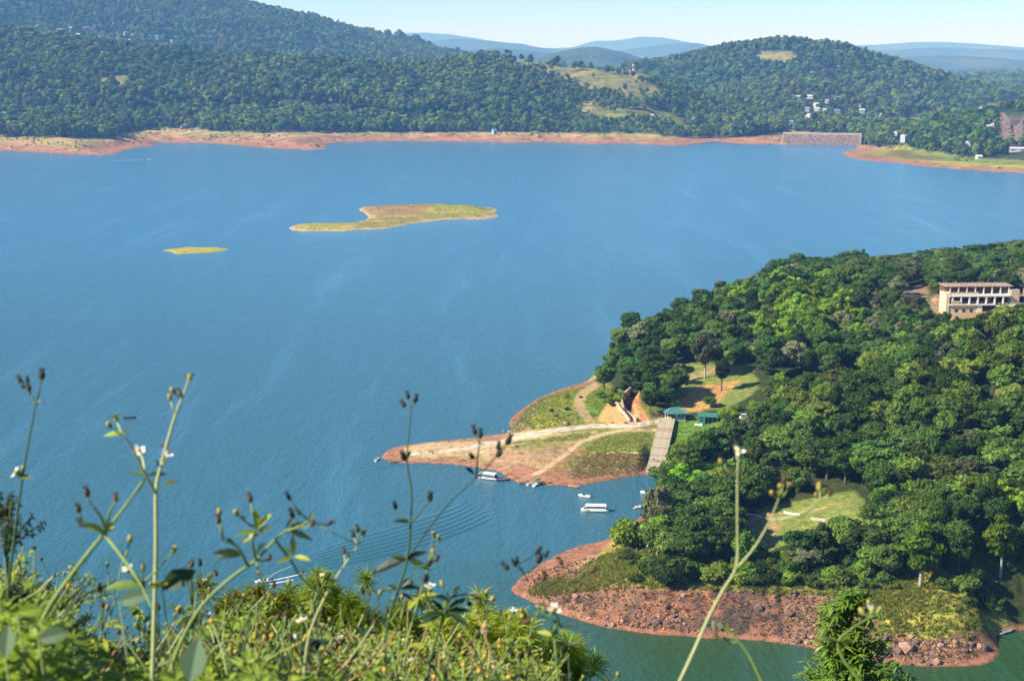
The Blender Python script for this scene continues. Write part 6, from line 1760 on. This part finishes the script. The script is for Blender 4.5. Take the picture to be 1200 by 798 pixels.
# --- mass of leaves and grass under the weeds
def bank_cover():
    V = []; F = []; T = []; rnd = random.Random(31)
    for i in range(6000):
        px = rnd.uniform(-60, 700); y = rnd.uniform(1.9, 4.3)
        x = (px - 600) / FPX * y; z0 = float(COV_H(px, y)); g = GZ(x, y)
        z = g + (z0 - g) * (1 - rnd.random() ** 2.2 * .7)
        a = rnd.uniform(0, 6.28); ax = Vector((math.cos(a) * rnd.uniform(.1, .9), math.sin(a) * rnd.uniform(.1, .9), rnd.uniform(.3, 1.2))).normalized()
        Ls = rnd.uniform(.05, .13); base = Vector((x, y, z - Ls)); tv = rnd.random() * .7; lw = rnd.uniform(.007, .014); ll = rnd.uniform(.025, .05)
        if rnd.random() < .14:
            for k in range(7): leaf_into(V, F, T, base, (ax + Vector((rnd.uniform(-.5, .5), rnd.uniform(-.5, .5), 0))), Ls * rnd.uniform(1, 1.7), .003, Vector((0, -1, .3)), tv + .3 * rnd.random(), .35)
            continue
        for k in range(11):
            t = k / 10; p = base + ax * Ls * t; b_ = a + k * 2.4
            leaf_into(V, F, T, p, Vector((math.cos(b_), math.sin(b_), .15 + .7 * t)) , ll * (1.1 - .5 * t) * rnd.uniform(.8, 1.2), lw * (1.05 - .5 * t), Vector((rnd.uniform(-.3, .3), rnd.uniform(-.3, .3), 1)), min(1, tv + .25 * t + .15 * rnd.random()), .3)
    o = link('undergrowth', mesh_np('undergrowth', V, F, F_WEED, tint=T)); tag(o, 'tangle of small leaves and grass covering the near bank', 'undergrowth', kind='stuff')
    # dry stalks and yellow flower heads mixed in
    m = MB()
    for i in range(650):
        px = rnd.uniform(-40, 660); y = rnd.uniform(2.2, 4.0); x = (px - 600) / FPX * y; z = float(COV_H(px, y)) - rnd.uniform(0, .05)
        a = rnd.uniform(0, 6.28); L = rnd.uniform(.04, .14); b = Vector((x, y, z)); c = b + Vector((math.cos(a) * L * .6, math.sin(a) * L * .6, L * rnd.uniform(.2, 1)))
        m.tube([b, b.lerp(c, .5) + Vector((.004, 0, .004)), c], .0016, rnd.choice([M_STEMP, M_STEM, M_STEM, M_STEMD, M_WOOD]), 4, False)
        if rnd.random() < .75: m.ball(c, rnd.uniform(.003, .0055), rnd.choice([M_DISC, M_BUD, M_SEED, M_DISC, M_BUD, M_SEED, M_SEEDD, M_SEED]), 6, 4)
    o = m.build('seed_stalks'); tag(o, 'countless small seed heads and dry stalks in the undergrowth', 'undergrowth', kind='stuff')
_gx = np.linspace(-3.5, 2.5, 200); _gy = np.linspace(1.5, 5, 120)
_GG = H_near(*np.meshgrid(_gx, _gy))
def GZ(x, y): return float(_GG[min(119, max(0, int((y - 1.5) / 3.5 * 119))), min(199, max(0, int((x + 3.5) / 6 * 199)))])
NB = fbm(*np.meshgrid(np.arange(200.), np.arange(200.)), 6, 3)
def COV_H(px, y):
    """top of the tangle: height whose image follows the photo's ragged upper edge"""
    top = np.interp(px, [-60, 0, 48, 95, 118, 150, 230, 300, 330, 420, 480, 560, 650, 700], [668, 672, 725, 785, 806, 756, 742, 740, 762, 766, 768, 776, 806, 835]) + 10 * math.sin(px * .13) + 6 * math.sin(px * .31)
    top += 34 * NB[int(px * .22 + 40) % 200, int(y * 14) % 200] - 12
    return at_dist(px, top + (4.2 - y) * 26, y)[2]
bank_cover()
# broad pale leaves close by
def broad_leaf(px, py, d, L, ang, label, mat=F_WEED):
    b = P(px, py, d); V = []; F = []; T = []
    leaf_into(V, F, T, Vector((0, 0, 0)), Vector((math.cos(ang), .2, math.sin(ang))), L, L * .26, Vector((0, -1, .5)), .9, .15)
    o = link('broad_leaf', mesh_np('broad_leaf', V, F, mat, tint=T)); 
    g = float(H_near(b.x, b.y)); root = tag(empty('weed_plant', (b.x, b.y, g)), label, 'weed'); o.parent = root; o.location = (0, 0, b.z - g); o.name = 'leaf'
    m = MB(); m.tube([(.0, 0, 0), (.03, 0, (b.z - g) * .6), (0, 0, b.z - g)], [.003, .002, .0012], M_STEM, 5); m.build('stem', root)
F_PALE = foliage('pale_broad_leaf', (0.10, 0.17, 0.10), (0.25, 0.38, 0.22), trans=0.35, rough=0.5)
broad_leaf(222, 800, 1.9, .07, 80 * D, 'single broad pale leaf at the bottom edge left of the middle', F_PALE)
broad_leaf(6, 770, 1.9, .05, 85 * D, 'broad pale leaf at the bottom left corner', F_PALE)
broad_leaf(45, 750, 2.0, .045, 20 * D, 'pale leaf pointing right in the bottom left corner', F_PALE)
broad_leaf(20, 718, 2.0, .036, 15 * D, 'bright green leaf near the left edge', F_WEED)
broad_leaf(190, 690, 2.2, .062, 35 * D, 'long dark leaf pointing up behind the pale-stemmed weed', F_WEEDD)
broad_leaf(140, 705, 2.2, .05, 20 * D, 'grey-green furry leaf left of the pale-stemmed weed', F_PALE)

# --- feathery twigs at the far left
def feather(px, py, d, Lp, ang, label, seed):
    rnd = random.Random(seed); b = P(px, py, d); g = float(H_near(b.x, b.y)); root = tag(empty('feathery_shrub', (b.x, b.y, g - .02)), label, 'shrub')
    m = MB(); V = []; F = []; T = []
    off = Vector((0, 0, b.z - g)); m.tube([(0, 0, 0), off * .5 + Vector((.01, 0, 0)), off], .0035, M_STEMD, 5)
    for k in range(7):
        a = ang + rnd.uniform(-.6, .6); L = Lp * rnd.uniform(.6, 1.05) * d / FPX; e = off + Vector((math.cos(a) * L, rnd.uniform(-.05, .05), math.sin(a) * L))
        m.tube([off, off.lerp(e, .5) + Vector((0, 0, .008)), e], .0016, M_STEMD, 4)
        for q in range(34):
            t = rnd.uniform(.2, 1); p = off.lerp(e, t); an = rnd.uniform(0, 6.28)
            leaf_into(V, F, T, p, Vector((math.cos(an), rnd.uniform(-.5, .5), math.sin(an))), rnd.uniform(.007, .016), rnd.uniform(.0010, .0020), Vector((0, -1, .4)), rnd.random(), .2)
    m.build('stem', root); link('foliage', mesh_np('foliage', V, F, F_WEEDD if seed % 2 else F_WEED, tint=T), root)
feather(5, 640, 2.9, 60, 65 * D, 'dark feathery shrub at the left edge, uppermost tuft', 1)
feather(3, 600, 3.0, 40, 70 * D, 'dark feathery twigs poking in at the left edge', 3)
feather(70, 705, 3.1, 70, 38 * D, 'feathery shrub with reddish tips right of the left edge', 2)
feather(60, 735, 3.0, 50, 15 * D, 'dark feathery twig low by the water gap', 5)
feather(2, 700, 2.7, 50, 40 * D, 'feathery shrub low at the left edge', 7)

# --- young pines on the slope below: long-needled tufts
def needle_tuft(seed, n=190, L=.125):
    r = np.random.RandomState(seed); V = []; F = []; T = []
    for i in range(n):
        d = unit(r.normal(size=3) * [1, 1, .8] + [0, 0, .45]); s = unit(np.cross(d, r.normal(size=3))) * .0020; b = np.array([0, 0, 1]) * r.uniform(-.05, .05)
        l = L * r.uniform(.6, 1.1); k = len(V); mid = b + d * l * .55; e = b + d * l + np.array([0, 0, -.22 * l])
        V += [b - s, b + s, mid + s, mid - s, e]; F += [(k, k + 1, k + 2, k + 3), (k + 3, k + 2, k + 4, k + 4)]; T += [r.rand()] * 5
    me = bpy.data.meshes.new('needle_tuft'); me.from_pydata([tuple(v) for v in V], [], [f if f[2] != f[3] else f[:3] for f in F]); me.materials.append(F_NEEDLE)
    a = me.attributes.new('tint', 'FLOAT', 'POINT'); a.data.foreach_set('value', np.array(T, np.float32)); return me
NT_ = [needle_tuft(s) for s in range(5)]
def young_pine(label, tips, Y, seed, L=1.0):
    """tips: photo pixels of the tufts at the crown's outer edge, Y: distance"""
    rnd = random.Random(seed); P3 = [Vector(tuple(map(float, at_dist(a, b, Y + rnd.uniform(-.7, .7))))) for a, b in tips]
    cx = sum(p.x for p in P3) / len(P3); g = float(H_near(cx, Y)); root = tag(empty('young_pine', (cx, Y, g)), label, 'pine tree'); o0 = Vector((cx, Y, g))
    topz = max(p.z for p in P3) - g
    m = MB(); m.tube([(0, 0, -.3), (.05, 0, topz * .5), (0, 0, topz - .2)], [.09, .06, .015], M_BARK, 7); m.build('trunk', root)
    m = MB()
    for p in P3:
        e = p - o0; s = Vector((0, 0, max(.2, e.z - rnd.uniform(.4, .9)))); m.tube([s, s.lerp(e, .6) + Vector((0, 0, -.06)), e], [.02, .013, .007], M_BARK, 5)
        for q in range(20):
            t = 1 - rnd.random() * .85; c = s.lerp(e, t) + Vector((rnd.uniform(-.22, .22), rnd.uniform(-.25, .25), rnd.uniform(-.2, .12))) * (1 if q else 0)
            if q == 0: c = e
            o = NT_[rnd.randrange(5)]; TUFTS.setdefault(id(root), (root, []))[1].append((c, rnd.uniform(.8, 1.25) * L, rnd.uniform(0, 6.28), rnd.randrange(5)))
    m.build('branches', root)
    V = []; F = []; T = []
    for c, s, rz, w in TUFTS[id(root)][1]:
        me = NT_[w]; n = len(me.vertices); co = np.empty(n * 3); me.vertices.foreach_get('co', co); co = co.reshape(-1, 3) * s
        R = np.array(Matrix.Rotation(rz, 3, 'Z')); b = len(V); V += [tuple(v) for v in (co @ R.T + np.array(c))]; F += [tuple(b + i for i in p.vertices) for p in me.polygons]
        tt = np.empty(n); me.attributes['tint'].data.foreach_get('value', tt); T += list(tt)
    me = bpy.data.meshes.new('needles'); me.from_pydata(V, [], F); me.materials.append(F_NEEDLE); a = me.attributes.new('tint', 'FLOAT', 'POINT'); a.data.foreach_set('value', np.array(T, np.float32))
    link('needles', me, root)
TUFTS = {}
young_pine('young pine top just below the running speedboat', [(278,708),(292,699),(308,706),(322,716),(300,722),(275,728),(340,730),(320,742),(262,745),(300,755)], 9.0, 1)
young_pine('young pine right of the speedboat, its top level with the wake', [(345,712),(362,700),(378,695),(395,700),(412,712),(428,735),(390,728),(360,735),(410,752),(375,760),(345,755),(430,765)], 9.5, 2)
young_pine('young pine in the middle of the near bank', [(440,728),(462,722),(485,735),(505,742),(470,752),(445,765),(495,768),(520,775),(465,780)], 9.0, 3)
young_pine('young pine left of the right-hand tuft', [(530,748),(552,738),(572,742),(590,728),(602,745),(560,765),(585,770),(540,782),(605,780),(520,795)], 8.5, 4)
young_pine('rightmost young pine with one rounded tuft over the water', [(625,765),(645,755),(665,758),(672,775),(650,780),(630,790),(612,798)], 8.5, 5)

# --- leafy shrub at the bottom right
def leafy_shrub():
    Y = 12.0; rnd = random.Random(77)
    b = Vector(tuple(map(float, at_dist(1004, 900, Y)))); g = float(H_near(b.x, Y)); root = tag(empty('leafy_shrub', (b.x, Y, g)), 'dense shrub with glossy lance-shaped leaves rising before the right of the cliff', 'shrub')
    o0 = Vector((b.x, Y, g)); top = Vector(tuple(map(float, at_dist(992, 686, Y)))) - o0
    m = MB(); m.tube([(0, 0, -.2), top * .5 + Vector((.05, 0, 0)), top], [.07, .04, .006], M_BARK, 7); V = []; F = []; T = []
    prof = [(688, 8), (705, 22), (730, 34), (755, 36), (770, 44), (790, 56), (815, 66), (850, 72), (900, 70)]
    for i in range(330):
        py = 686 + (900 - 686) * rnd.random() ** .8; w = float(np.interp(py, [p[0] for p in prof], [p[1] for p in prof])) ; u = rnd.uniform(-1.2, 1.2)
        px = 998 + .03 * (py - 686) + u * w; dy = rnd.uniform(-1, 1) * w / FPX * Y * .9
        e = Vector(tuple(map(float, at_dist(px, py, Y)))) - o0 + Vector((0, dy, 0)); s = Vector((0, 0, e.z - rnd.uniform(.1, .4))).lerp(e, .25); s.x += top.x * e.z / top.z
        m.tube([s, s.lerp(e, .5) + Vector((0, 0, -.03)), e], [.008, .005, .003], M_STEM, 4)
        for q in range(17):
            t = 1 - .55 * rnd.random() ** 1.5; p = s.lerp(e, t); a = rnd.uniform(0, 6.28)
            leaf_into(V, F, T, p, Vector((math.cos(a), math.sin(a), rnd.uniform(-.5, .7))), rnd.uniform(.065, .125), rnd.uniform(.011, .017), Vector((rnd.uniform(-.5, .5), rnd.uniform(-.5, .5), 1)), .25 + .6 * rnd.random() if t > .9 else .5 * rnd.random(), .35)
    m.build('branches', root); link('foliage', mesh_np('foliage', V, F, F_SHRUB, tint=T), root)
F_SHRUB = foliage('glossy_leaves', (0.03, 0.09, 0.015), (0.20, 0.38, 0.05), trans=0.35, rough=0.32)
leafy_shrub()
